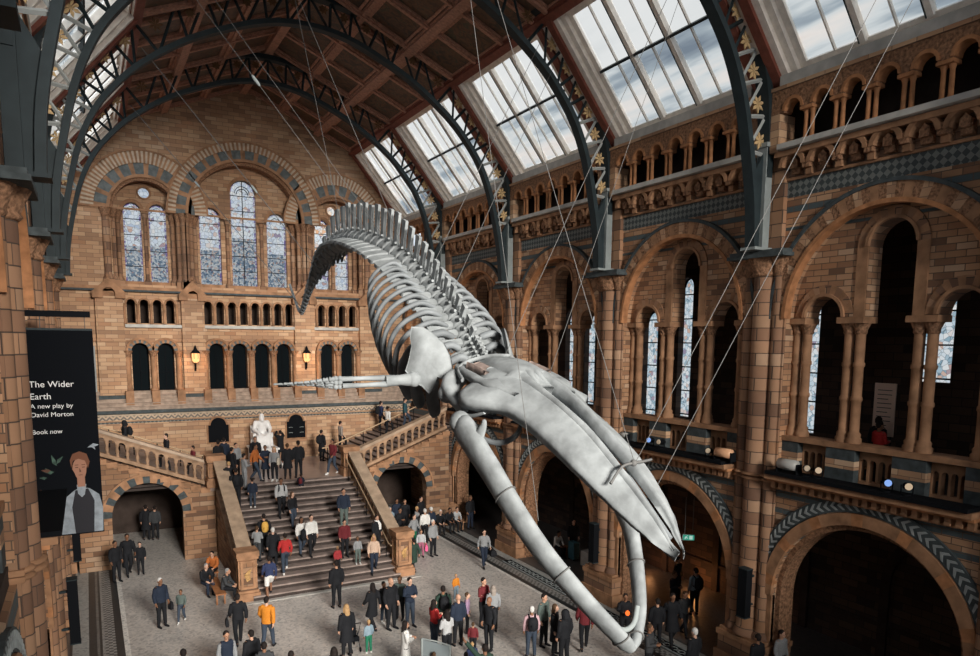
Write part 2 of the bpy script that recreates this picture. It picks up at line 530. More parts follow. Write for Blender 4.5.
# ---- side walls, one panel per bay
def side_wall(mp, side):
    sgn = 1 if side == 'right' else -1
    allbays = [(y, 3.5) for y in BAYS] + [(38.45, 3.05)]
    for yc, hb in allbays:
        last = yc > 35
        # lower storey with the great round arch
        hw_ = 2.77 if not last else hb
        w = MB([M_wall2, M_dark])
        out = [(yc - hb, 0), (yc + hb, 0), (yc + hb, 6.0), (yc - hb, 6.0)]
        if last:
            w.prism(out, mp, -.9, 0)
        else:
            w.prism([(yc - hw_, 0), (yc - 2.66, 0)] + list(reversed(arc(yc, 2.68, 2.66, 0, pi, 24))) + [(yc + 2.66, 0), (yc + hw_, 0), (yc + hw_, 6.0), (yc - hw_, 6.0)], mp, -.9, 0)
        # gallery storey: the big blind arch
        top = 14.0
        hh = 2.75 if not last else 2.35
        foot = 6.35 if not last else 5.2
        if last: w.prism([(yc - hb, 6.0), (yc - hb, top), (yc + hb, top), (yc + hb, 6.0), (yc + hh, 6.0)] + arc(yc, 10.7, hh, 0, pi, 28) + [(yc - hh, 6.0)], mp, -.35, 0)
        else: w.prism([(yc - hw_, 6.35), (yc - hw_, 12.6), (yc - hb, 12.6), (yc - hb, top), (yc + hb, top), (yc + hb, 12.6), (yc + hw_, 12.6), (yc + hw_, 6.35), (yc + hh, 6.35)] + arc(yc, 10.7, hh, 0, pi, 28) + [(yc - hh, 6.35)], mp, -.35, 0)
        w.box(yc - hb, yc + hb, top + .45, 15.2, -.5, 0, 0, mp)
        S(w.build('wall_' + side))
        d = MB(M_diaper); d.box(yc - hb, yc + hb, top, top + .45, -.5, .01, 0, mp); S(d.build('trim_1'))

def arch_things(mp, side):
    sgn = 1 if side == 'right' else -1
    S_ = 'right' if side == 'right' else 'left'
    for yc, hb in [(y, 3.5) for y in BAYS] + [(38.45, 3.05)]:
        last = yc > 35
        o_ = 'end' if last else ORD[yc]
        if not last:
            # ground arch with leaf-carved grey ring
            t = tag(empty('ground_arch', mp(yc, 0, 0)), 'round ground floor arch with herringbone leaf ring, %s bay of the %s wall' % (o_, S_), 'arch', 'ground floor arches of the %s arcade' % S_)
            r = MB(M_grey); r.ring(mp, yc, 2.68, 3.0, 3.36, -.02, .07, 0, pi, 36)
            rp = child(r, 'leaf_ring', t)
            lf = MB(M_greyp)
            for i in range(46):
                a = pi * (i + .5) / 46
                for s_ in (-1, 1):
                    ra, rb = 3.18, 3.18 + s_ * .13
                    a2 = a + .045
                    p = [(yc + ra * cos(a), 2.68 + ra * sin(a)), (yc + rb * cos(a2), 2.68 + rb * sin(a2)), (yc + rb * cos(a2 + .022), 2.68 + rb * sin(a2 + .022)), (yc + ra * cos(a + .03), 2.68 + ra * sin(a + .03))]
                    lf.prism(p, mp, .06, .085)
            child(lf, 'leaf', rp)
            g = MB([M_drum, M_orange]); g.ring(mp, yc, 2.68, 2.66, 2.98, -.1, .11, 0, pi, 28, alt=(0, 1, 0, 0))
            for s_ in (-1, 1): g.box(yc + s_ * 2.66, yc + s_ * 2.98, 1.2, 2.68, -.1, .06, 0, mp)
            child(g, 'archivolt', t)
            g = MB([M_carve])
            g.ring(mp, yc, 2.68, 2.5, 2.68, -.7, -.12, 0, pi, 28)
            for s_ in (-1, 1): g.box(yc + s_ * 2.5, yc + s_ * 2.7, 0, 2.68, -.7, -.12, 0, mp)
            child(g, 'inner_arch', t)
        # upper arch
        R = 2.75 if not last else 2.35
        t = tag(empty('gallery_arch', mp(yc, 6.4, 0)), 'wide carved arch over three gallery openings, %s bay of the %s wall' % (o_, S_), 'arch', 'great gallery arches of the %s wall' % S_)
        g = MB([M_drum, M_carve, M_wall])
        g.ring(mp, yc, 10.7, R + .06, R + .44, -.02, .13, 0, pi, 44, alt=(0, 1, 2, 1))
        child(g, 'voussoir_ring', t)
        g = MB(M_orange); g.ring(mp, yc, 10.7, R - .05, R + .06, -.1, .17, 0, pi, 36); child(g, 'roll_moulding', t)
        g = MB(M_grey); g.ring(mp, yc, 10.7, R + .44, R + .54, -.02, .17, 0, pi, 36); child(g, 'hood_moulding', t)
        # tympanum with three openings
        a, b = .62, 1.22
        hs, cs = .565, 1.785
        if last: cs = 1.5
        P = [(yc - R, 10.7)] if not last else [(yc - R, 10.7)]
        P = [(yc + R * cos(x), 10.7 + R * sin(x)) for x in [pi * i / 30 for i in range(31)]]
        bot = []
        if not last:
            for c, h, sp in ((-cs, hs, 10.72), (0, a, 12.48), (cs, hs, 10.72)):
                bot += [(yc + c - h, 10.7)] + list(reversed(arc(yc + c, sp, h, 0, pi, 12))) + [(yc + c + h, 10.7)]
        else:
            bot = [(yc - 1.9, 10.7)] + list(reversed(arc(yc, 10.72, 1.9, 0, pi, 18))) + [(yc + 1.9, 10.7)]
        # drop duplicate points
        poly = []
        for p in P + bot:
            if not poly or (abs(p[0] - poly[-1][0]) + abs(p[1] - poly[-1][1])) > 1e-4: poly.append(p)
        if (abs(poly[0][0] - poly[-1][0]) + abs(poly[0][1] - poly[-1][1])) < 1e-4: poly.pop()
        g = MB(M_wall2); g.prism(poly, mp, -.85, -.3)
        child(g, 'tympanum', t)
        if not last:
            for c, h, sp in ((-cs, hs, 10.72), (0, a, 12.48), (cs, hs, 10.72)):
                g = MB([M_drum, M_shaft]); g.ring(mp, yc + c, sp, h, h + .3, -.32, -.26, 0, pi, 14, alt=(0, 1))
                g.ring(mp, yc + c, sp, h - .01, h + .07, -.3, -.2, 0, pi, 14)
                if c == 0:
                    for s_ in (-1, 1): g.box(yc + s_ * a, yc + s_ * (a + .3), 10.7, sp, -.32, -.26, 0, mp)
                child(g, 'arch_ring', t)
        # columns in pairs
        if not last:
            for c in (-2.5, -.92, .92, 2.5):
                for q in (-.16, .16):
                    m = MB([M_drum, M_carve])
                    x = mp(yc + c + q, 7.4, -.42)
                    prof = [(.2, 0), (.2, .12), (.16, .16), (.17, .24), (.125, .3), (.125, 1.1), (.15, 1.13), (.15, 1.21), (.125, 1.24), (.125, 2.0), (.15, 2.03), (.15, 2.11), (.125, 2.14), (.125, 2.86)]
                    m.lathe(x, prof, 10, 0)
                    m.lathe((x[0], x[1], x[2] + 2.86), [(.13, 0), (.16, .04), (.15, .1), (.23, .28)], 8, 1)
                    child(m, 'column', t)
                m = MB(M_drum)
                m.box(yc + c - .38 if abs(c) < 2 else yc + c - .25, yc + c + .38 if abs(c) < 2 else yc + c + .25, 10.54, 10.7, -.75, -.14, 0, mp)
                child(m, 'abacus', t)
            # balustrade
            bl = tag(empty('gallery_balustrade', mp(yc, 6.35, -.4)), 'pierced stone gallery balustrade with banded grey pedestals, %s bay of the %s wall' % (o_, S_), 'balustrade', 'gallery balustrades of the %s wall' % S_)
            for c in (-2.5, -.92, .92, 2.5):
                m = MB([M_grey, M_wall])
                h = .42 if abs(c) < 2 else .28
                m.box(yc + c - h, yc + c + h, 6.35, 6.72, -.72, -.12, 0, mp)
                m.box(yc + c - h, yc + c + h, 6.72, 6.95, -.72, -.12, 1, mp)
                m.box(yc + c - h, yc + c + h, 6.95, 7.28, -.72, -.12, 0, mp)
                child(m, 'pedestal', bl)
            for c0, c1 in ((-2.22, -1.34), (-.5, .5), (1.34, 2.22)):
                n = 4
                ww = (c1 - c0) / n
                holes = [arch_loop(yc + c0 + ww * (i + .5), ww * .36, 6.45, 6.93, 8) for i in range(n)]
                m = MB(M_drum)
                m.prism([(yc + c0, 6.35), (yc + c1, 6.35), (yc + c1, 7.2), (yc + c0, 7.2)], mp, -.52, -.34, holes=holes)
                child(m, 'pierced_panel', bl)
            m = MB(M_drum); m.box(yc - 2.75, yc + 2.75, 7.26, 7.4, -.74, -.08, 0, mp); child(m, 'coping', bl)
            # projecting ledge on little corbels, with its black cable tray
            if side == 'left' and yc < 12: continue
            t = tag(empty('corbelled_ledge', mp(yc, 6.0, .2)), 'dentilled gallery ledge carrying a black cable tray, %s bay of the %s wall' % (o_, S_), 'ledge', 'gallery ledges of the %s wall' % S_)
            m = MB([M_drum, M_orange, M_grey]); m.box(yc - 2.76, yc + 2.76, 6.2, 6.34, -.05, .55, 0, mp)
            m.box(yc - 2.76, yc + 2.76, 6.12, 6.2, -.05, .42, 1, mp); m.box(yc - 2.76, yc + 2.76, 5.86, 5.94, -.05, .16, 0, mp)
            child(m, 'shelf', t)
            m = MB(M_drum)
            for i in range(22):
                u = yc - 2.64 + i * .2515
                m.box(u - .07, u + .07, 5.92, 6.12, -.05, .3, 0, mp)
            child(m, 'corbel_row', t)
            m = MB(M_black); m.box(yc - 2.7, yc + 2.7, 6.34, 6.44, .02, .62, 0, mp); child(m, 'cable_tray', t)
        # corbel table, pale string, high arcade
        t = tag(empty('corbel_table', mp(yc, 14.45, .1)), 'row of carved bracket heads under the high gallery, %s bay of the %s wall' % (o_, S_), 'corbel table', 'corbel tables of the %s wall' % S_)
        n = 7
        hw = hb - .45
        sp = 2 * hw / n
        for i in range(n):
            u = yc - hw + sp * (i + .5)
            m = MB([M_carve, M_drum])
            m.box(u - .13, u + .13, 14.58, 14.72, -.02, .16, 0, mp)
            m.prism([(u - .11, 14.72), (u + .11, 14.72), (u + .12, 14.9), (u, 15.02), (u - .12, 14.9)], mp, 0, .26)
            m.box(u - sp / 2 - .09, u - sp / 2 + .09, 14.5, 14.66, -.02, .2, 1, mp)
            m.box(u - sp / 2 - .1, u - sp / 2 + .1, 14.66, 14.92, -.02, .34, 0, mp)
            m.ring(mp, u, 14.78, sp / 2 - .14, sp / 2 - .02, -.02, .36, 0, pi, 8, mat=1)
            child(m, 'bracket', t)
        m = MB(M_drum); m.box(yc - hw - .1, yc + hw + .1, 15.06, 15.2, -.1, .4, 0, mp); m.box(yc - hw, yc + hw, 14.45, 14.52, -.02, .08, 0, mp); child(m, 'cornice', t)
        t = tag(empty('high_arcade', mp(yc, 15.2, .2)), 'miniature arcade of paired orange colonnettes under the skylight, %s bay of the %s wall' % (o_, S_), 'arcade', 'high arcades of the %s wall' % S_)
        m = MB(M_ledge); m.box(yc - hw + .1, yc + hw - .1, 15.22, 15.36, -.5, .56, 0, mp); child(m, 'sill', t)
        holes = [arch_loop(yc - hw + sp * (i + .5), .25, 15.37, 16.28, 10) for i in range(n)]
        cols = []
        m = MB(M_carve)
        P = [(yc - hb, 15.2), (yc - hb, 16.8), (yc + hb, 16.8), (yc + hb, 15.2)]
        # wall above capitals and solid ends
        band = [(yc - hb, 16.2), (yc - hb, 16.8), (yc + hb, 16.8), (yc + hb, 16.2)]
        edge = []
        for i in range(n - 1, -1, -1):
            u = yc - hw + sp * (i + .5)
            edge += [(u + .27, 16.2)] + arc(u, 16.24, .27, 0, pi, 10) + [(u - .27, 16.2)]
        m.prism([(yc - hb, 16.2), (yc - hb, 16.8), (yc + hb, 16.8), (yc + hb, 16.2)] + edge, mp, .1, .42)
        child(m, 'arch_band', t)
        m = MB(M_orange)
        for i in range(n):
            u = yc - hw + sp * (i + .5)
            m.ring(mp, u, 16.24, .25, .33, .1, .45, 0, pi, 8)
        child(m, 'arch_roll', t)
        m = MB(M_wall)
        for s_ in (-1, 1): m.box(yc + s_ * (hw - .04), yc + s_ * hb, 15.2, 16.2, -.2, .42, 0, mp)
        m.box(yc - hb, yc + hb, 16.8, 16.9, -.6, .47, 0, mp)
        child(m, 'end_pier', t)
        for i in range(1, n):
            u = yc - hw + sp * i
            m = MB(M_orange)
            for q in (-.095, .095):
                x = mp(u + q, 15.37, .28)
                m.lathe(x, [(.085, 0), (.085, .05), (.06, .1), (.055, .62), (.06, .66), (.09, .76)], 8)
            m.box(u - .19, u + .19, 16.12, 16.2, .12, .45, 0, mp)
            child(m, 'colonnette_pair', t)
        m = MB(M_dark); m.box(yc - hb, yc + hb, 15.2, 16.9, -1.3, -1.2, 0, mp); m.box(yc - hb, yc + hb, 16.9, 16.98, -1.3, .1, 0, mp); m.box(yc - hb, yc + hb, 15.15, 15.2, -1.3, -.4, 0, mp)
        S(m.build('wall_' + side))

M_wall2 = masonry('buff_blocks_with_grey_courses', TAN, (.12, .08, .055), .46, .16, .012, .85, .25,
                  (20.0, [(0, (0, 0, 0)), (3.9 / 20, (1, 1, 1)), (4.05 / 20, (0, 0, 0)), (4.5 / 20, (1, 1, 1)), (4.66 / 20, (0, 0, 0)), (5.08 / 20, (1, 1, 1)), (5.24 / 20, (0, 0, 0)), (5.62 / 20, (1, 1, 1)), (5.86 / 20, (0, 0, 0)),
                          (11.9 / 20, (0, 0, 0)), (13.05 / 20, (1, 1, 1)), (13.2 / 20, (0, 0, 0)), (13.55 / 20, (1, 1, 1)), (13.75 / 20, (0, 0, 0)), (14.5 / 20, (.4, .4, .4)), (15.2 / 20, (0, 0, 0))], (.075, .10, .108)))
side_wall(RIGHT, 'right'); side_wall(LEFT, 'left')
arch_things(RIGHT, 'right'); arch_things(LEFT, 'left')

# ---- piers
def make_pier():
    t = empty('stone_pier')
    m = MB([M_drum, M_shaft]); m.box(-.36, .9, -.98, .98, 0, .45); m.box(-.3, .9, -.88, .88, .45, .95, 1); m.box(-.34, .9, -.93, .93, .95, 1.12); m.box(-.28, .9, -.84, .84, 1.12, 1.22); m.build('plinth', t)
    m = MB(M_shaft); m.box(-.06, .92, -.74, .74, 1.22, 12.1); m.build('core', t)
    for x, y, r in ((.02, 0, .35), (.0, -.5, .19), (.0, .5, .19)):
        m = MB([M_shaft, M_drum]); m.lathe((x, y, 1.22), [(r + .1, 0), (r + .1, .1), (r + .03, .2), (r, .3), (r, 10.7)], 16 if r > .3 else 10); m.build('shaft', t)
    m = MB(M_drum)
    for z in (6.0, 6.12):
        m.lathe((.02, 0, z), [(.36, 0), (.44, .03), (.44, .07), (.36, .1)], 16)
        for y in (-.5, .5): m.lathe((.0, y, z), [(.2, 0), (.27, .03), (.27, .07), (.2, .1)], 10)
        m.box(-.12, .3, -.8, .8, z, z + .1)
    m.build('ring_band', t)
    m = MB([M_carve, M_drum])
    m.lathe((.0, 0, 11.9), [(.36, 0), (.42, .05), (.38, .12), (.5, .38), (.56, .5)], 14)
    for y in (-.5, .5): m.lathe((.0, y, 11.9), [(.2, 0), (.24, .05), (.22, .12), (.36, .45), (.38, .5)], 10)
    m.box(-.15, .9, -.8, .8, 11.95, 12.4)
    m.build('capital', t)
    m = MB(M_grey); m.box(-.60, .6, -.98, .98, 12.4, 12.5); m.box(-.55, .6, -.92, .92, 12.5, 12.6); m.build('abacus', t)
    m = MB(M_shaft); m.box(-.16, .5, -.55, .55, 12.6, 15.1); m.build('pilaster', t)
    return t
pier0 = make_pier()
used = False
for side, x, rz in (('right', XR, 0), ('left', XL, pi)):
    for y in PIERS:
        if side == 'left' and y < 5: continue
        o = pier0 if not used else copy_tree(pier0)
        used = True
        o.location = (x, y, 0); o.rotation_euler = (0, 0, rz)
        tag(o, 'clustered stone pier with carved capital, %s along the %s wall' % (PORD[y], side), 'pier', 'clustered piers of the %s wall' % side)

# ---- galleries, aisles and outer walls
for side, sg, x0 in (('right', 1, XR), ('left', -1, XL)):
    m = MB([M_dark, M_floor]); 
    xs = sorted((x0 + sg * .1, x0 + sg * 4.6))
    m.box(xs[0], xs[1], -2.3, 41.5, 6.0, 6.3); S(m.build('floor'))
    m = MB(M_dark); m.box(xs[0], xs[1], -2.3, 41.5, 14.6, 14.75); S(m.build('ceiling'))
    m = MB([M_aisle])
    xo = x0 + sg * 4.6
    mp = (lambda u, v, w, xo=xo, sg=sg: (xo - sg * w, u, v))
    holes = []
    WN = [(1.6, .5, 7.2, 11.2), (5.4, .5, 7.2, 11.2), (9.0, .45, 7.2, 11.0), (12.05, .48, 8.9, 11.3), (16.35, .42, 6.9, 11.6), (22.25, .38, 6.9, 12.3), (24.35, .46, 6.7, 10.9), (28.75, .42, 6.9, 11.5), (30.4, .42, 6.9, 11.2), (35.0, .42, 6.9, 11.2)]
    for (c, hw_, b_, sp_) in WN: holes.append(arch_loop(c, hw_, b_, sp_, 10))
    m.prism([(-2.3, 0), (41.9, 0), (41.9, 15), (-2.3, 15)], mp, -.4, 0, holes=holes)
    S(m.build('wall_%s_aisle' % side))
    n_ = 20 if side == 'right' else 40
    for (c, hw_, b_, sp_) in WN:
            n_ += 1
            g = tag(empty('window_%d' % n_, mp(c, b_, 0)), kind='structure')
            q = MB(M_stain_g); q.prism(arch_loop(c, hw_, b_, sp_, 10), mp, -.32, -.3, sides=False, caps=(False, True)); child(q, 'leaded_glass', g)
            q = MB(M_black)
            for z in range(int(b_) + 1, int(sp_) + 2): q.box(c - hw_, c + hw_, z - .025, z + .025, -.29, -.25, 0, mp)
            q.ring(mp, c, sp_, hw_ - .04, hw_ + .05, -.3, -.22, 0, pi, 10)
            child(q, 'frame', g)
    # shallow alcoves on the aisle wall
    for yc in BAYS:
        q = MB([M_dark]); q.ring(mp, yc, 2.4, 1.9, 2.2, 0, .1, 0, pi, 18)
        for s_ in (-1, 1): q.box(yc + s_ * 1.9, yc + s_ * 2.2, 0, 2.4, 0, .1, 0, mp)
        q.box(yc - 3.5, yc + 3.5, 1.0, 1.12, 0, .06, 0, mp)
        S(q.build('trim_2'))

# ---- coffered ceiling
TH = math.atan(.42)
def CE(sg): return lambda u, s, w: (XC + sg * (s * cos(TH) - w * sin(TH)), u, 23.3 - s * sin(TH) - w * cos(TH))
LEN = 6.1 / cos(TH)
for sg, sd in ((1, 'right'), (-1, 'left')):
    mp = CE(sg)
    m = MB(M_panel); m.box(-2.3, 41.6, 0, LEN, -.12, 0, 0, mp); S(m.build('ceiling'))
    for s, w_, h_, nm, mt in ((0.0, .3, .30, 'ridge_beam', M_wood), (2.2, .16, .14, 'purlin', M_wood), (4.33, .34, .26, 'purlin', M_wood), (LEN - .12, .3, .24, 'eaves_beam', M_woodr)):
        if nm == 'ridge_beam' and sg < 0: continue
        if nm == 'ridge_beam':
            m = MB(mt); m.box(7.82, 8.18, -2.3, 41.4, 22.95, 23.25)
        else:
            m = MB(mt); m.box(-2.3, 41.4, s - w_ / 2, s + w_ / 2, 0, h_, 0, mp)
            m.box(-2.3, 41.4, s - w_ / 2 - .07, s + w_ / 2 + .07, 0, h_ * .45, 0, mp)
        tag(m.build(nm), {'ridge_beam': 'brown timber ridge beam running along the peak of the ceiling', 'purlin': ('slim' if s < 3 else 'thick') + ' brown timber purlin along the %s ceiling slope' % sd, 'eaves_beam': 'dark red timber beam above the %s skylights' % sd}[nm], 'beam')
    for yc, hb in [(y, 3.5) for y in BAYS] + [(38.45, 3.05)]:
        o_ = ORD.get(yc, 'end')
        t = tag(empty('ceiling_ribs', (XC + sg * 3, yc, 22)), 'set of moulded brown ceiling ribs between trusses, %s bay of the %s slope' % (o_, sd), 'ceiling ribs', 'ribs of the %s ceiling slope' % sd)
        for u in (-hb + .42, -hb + .42 + (2 * hb - .84) / 3, hb - .42 - (2 * hb - .84) / 3, hb - .42):
            m = MB(M_wood); m.box(yc + u - .08, yc + u + .08, .1, LEN - .2, 0, .17, 0, mp); m.box(yc + u - .16, yc + u + .16, .1, LEN - .2, 0, .08, 0, mp)
            child(m, 'rib', t)
        m = MB(M_wood)
        for s in (.25, 1.95, 2.4, 4.0, 4.65, LEN - .35):
            m.box(yc - hb + .45, yc + hb - .45, s - .05, s + .05, 0, .06, 0, mp)
        child(m, 'panel_moulding', t)

# ---- skylights
SD = Vector((3.1, 0, -3.75)); SL = SD.length; SD.normalize()
def SK(sg): return lambda u, s, w: (XC + sg * (6.1 + SD.x * s - w * .7708), u, 20.7 + SD.z * s - w * .637)
nwin = 0
for sg, sd in ((1, 'right'), (-1, 'left')):
    mp = SK(sg)
    for yc, hb in [(y, 3.5) for y in BAYS] + [(38.45, 3.05)]:
        nwin += 1
        g = tag(empty('window_%d' % nwin, (XC + sg * 7.6, yc, 18.8)), kind='structure')
        gw = hb - 1.08
        fr = MB([M_frame, M_wood])
        for k, (a, w0, w1, mt) in enumerate(((0, .02, .16, 0), (.12, -.12, .02, 0), (.24, -.26, -.12, 0))):
            o_ = 3.5 if hb > 3.2 else 3.05
            fr.prism([(yc - o_, -.05), (yc + o_, -.05), (yc + o_, SL + .02), (yc - o_, SL + .02)], mp, w0, w1, mt,
                     holes=[[(yc - gw - .42 + a * 1.7, .08 + a), (yc + gw + .42 - a * 1.7, .08 + a), (yc + gw + .42 - a * 1.7, SL - .25 - a), (yc - gw - .42 + a * 1.7, SL - .25 - a)]])
        child(fr, 'frame', g)
        q = MB(M_woodr)
        for s_ in (-1, 1): q.box(yc + s_ * (gw + .62), yc + s_ * (gw + .9), 0, SL - .1, .16, .26, 0, mp)
        child(q, 'outer_moulding', g)
        q = MB(M_frame)
        for u in (-gw / 3, gw / 3):
            q.box(yc + u - .075, yc + u + .075, .3, SL - .45, -.24, -.02, 0, mp)
        for u in (-gw * 2 / 3, 0, gw * 2 / 3): q.box(yc + u - .022, yc + u + .022, .3, SL - .45, -.22, -.12, 0, mp)
        child(q, 'mullion', g)
        q = MB(M_iron); q.box(yc - gw, yc + gw, 2.21, 2.29, -.24, -.02, 0, mp)
        for u in (-gw / 3, gw / 3): q.box(yc + u + .075, yc + u + .1, .3, SL - .45, -.24, .0, 0, mp)
        child(q, 'transom', g)
        dk_ = yc < 5 or (yc < 15 and sg < 0)
        q = MB(M_paned if dk_ else M_paneu); q.box(yc - gw - .05, yc + gw + .05, .25, 2.25, -.21, -.2, 0, mp); child(q, 'upper_glass', g)
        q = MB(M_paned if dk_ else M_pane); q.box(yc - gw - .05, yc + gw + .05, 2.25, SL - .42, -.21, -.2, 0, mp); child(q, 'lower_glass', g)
        q = MB(M_ledge)
        xs = sorted((XC + sg * 9.2, XC + sg * 8.72))
        q.box(xs[0], xs[1], yc - gw - .6, yc + gw + .6, 16.9, 17.16); child(q, 'sill', g)
    # closed strip over the trusses
    m = MB(M_wood); m.box(-2.3, .4, 0, SL, -.2, .05, 0, mp); S(m.build('ceiling'))

# ---- iron roof trusses
LC = [(0, 21.75), (1.3, 21.62), (2.6, 21.2), (4.3, 20.4), (5.8, 19.35), (6.7, 18.45), (7.35, 17.55), (7.85, 16.4), (8.2, 15.0), (8.42, 13.8), (8.5, 12.62)]
UC = [(0, 22.85), (1.4, 22.7), (2.8, 22.35), (4.3, 21.72), (6.1, 20.75), (7.3, 19.6), (8.1, 18.45), (8.62, 17.2), (8.82, 16.0), (8.86, 14.6), (8.88, 12.62)]
def smooth_curve(P, n):
    V = [Vector((p[0], p[1])) for p in P]
    V = [Vector((-V[1].x, V[1].y))] + V + [V[-1] * 2 - V[-2]]
    out = []
    for i in range(1, len(V) - 2):
        for k in range(n):
            t = k / n
            a, b, c, d = V[i - 1], V[i], V[i + 1], V[i + 2]
            out.append(.5 * ((2 * b) + (c - a) * t + (2 * a - 5 * b + 4 * c - d) * t * t + (3 * b - a - 3 * c + d) * t ** 3))
    out.append(V[-2])
    return out
def strip(mb, C, h, y0, y1, mat=0):
    """bar of depth h following a curve in the cross plane"""
    n = []
    for i in range(len(C)):
        t = (C[min(i + 1, len(C) - 1)] - C[max(i - 1, 0)]).normalized()
        n.append(Vector((-t.y, t.x)))
    vs = []
    for c, q in zip(C, n):
        for y in (y0, y1):
            for e in (-h / 2, h / 2):
                p = c + q * e
                vs.append((p.x, y, p.y))
    fs = []
    for i in range(len(C) - 1):
        a, b = 4 * i, 4 * i + 4
        fs += [(a, a + 1, b + 1, b), (a + 2, b + 2, b + 3, a + 3), (a, b, b + 2, a + 2), (a + 1, a + 3, b + 3, b + 1)]
    fs += [(0, 2, 3, 1), (4 * len(C) - 4, 4 * len(C) - 3, 4 * len(C) - 1, 4 * len(C) - 2)]
    mb.add(vs, fs, mat)
LCs, UCs = smooth_curve(LC, 5), smooth_curve(UC, 5)
def full(C): return [Vector((-p.x, p.y)) for p in reversed(C)][:-1] + C
def make_truss():
    t = empty('iron_roof_truss')
    m = MB(M_iron); strip(m, full(LCs), .17, -.17, .17); m.build('lower_chord', t)
    m = MB(M_iron); strip(m, full(UCs[:46]), .2, -.2, .2); m.build('upper_chord', t)
    idx = list(range(0, 41, 3))
    k = 0
    for sgn in (-1, 1):
        pl = MB([M_iron, M_ironl if sgn > 0 else M_iron])  # left foot column darker: its shade is put into the colour
        # riveted plate that stands on the capital
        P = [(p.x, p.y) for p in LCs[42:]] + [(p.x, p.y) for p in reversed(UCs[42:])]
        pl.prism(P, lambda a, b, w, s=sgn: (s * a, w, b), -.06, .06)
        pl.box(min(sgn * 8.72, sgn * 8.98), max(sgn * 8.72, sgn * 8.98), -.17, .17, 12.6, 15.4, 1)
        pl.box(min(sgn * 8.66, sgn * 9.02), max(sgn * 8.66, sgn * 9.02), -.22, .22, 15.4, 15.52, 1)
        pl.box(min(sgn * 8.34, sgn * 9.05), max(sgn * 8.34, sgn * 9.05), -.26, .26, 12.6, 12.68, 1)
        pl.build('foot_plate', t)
        for j, i in enumerate(idx):
            a = LCs[i]
            # nearest point of the upper chord
            ui = min(range(len(UCs)), key=lambda q: (UCs[q] - a).length)
            b = UCs[ui]
            if i > 40: continue
            if not (i == 0 and sgn < 0):
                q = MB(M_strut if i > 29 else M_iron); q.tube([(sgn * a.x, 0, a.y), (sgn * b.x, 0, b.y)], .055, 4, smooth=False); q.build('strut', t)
            if j + 1 < len(idx):
                a2 = LCs[idx[j + 1]]
                q = MB(M_strut if i > 29 else M_iron); q.tube([(sgn * b.x, 0, b.y), (sgn * a2.x, 0, a2.y)], .05, 4, smooth=False); q.build('diagonal', t)
                # gilded leaf spray between the bars
                u2 = min(range(len(UCs)), key=lambda q_: (UCs[q_] - a2).length)
                c = (b + a2 + UCs[u2]) / 3
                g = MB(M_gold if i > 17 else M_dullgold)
                rr = .25 if i > 14 else .19
                for k_ in range(7):
                    an = 2 * pi * k_ / 7 + .6 * j
                    p0 = Vector((c.x, c.y)); p1 = p0 + Vector((cos(an), sin(an))) * rr
                    nn = Vector((-sin(an), cos(an))) * .05
                    pts = [p0, p0 + (p1 - p0) * .55 + nn, p1, p0 + (p1 - p0) * .55 - nn]
                    g.prism([(v.x, v.y) for v in pts], lambda a_, b_, w, s=sgn: (s * a_, w, b_), -.015, .015)
                g.build('gilded_leaf', t)
    return t
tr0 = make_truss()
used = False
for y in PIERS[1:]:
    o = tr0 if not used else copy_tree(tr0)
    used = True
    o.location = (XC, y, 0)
    tag(o, 'arched dark iron roof truss with gilded lattice leaves, %s from the entrance end' % {7.4: 'first', 14.4: 'second', 21.4: 'third', 28.4: 'fourth', 35.4: 'fifth and last'}[y], 'roof truss', 'iron roof trusses')
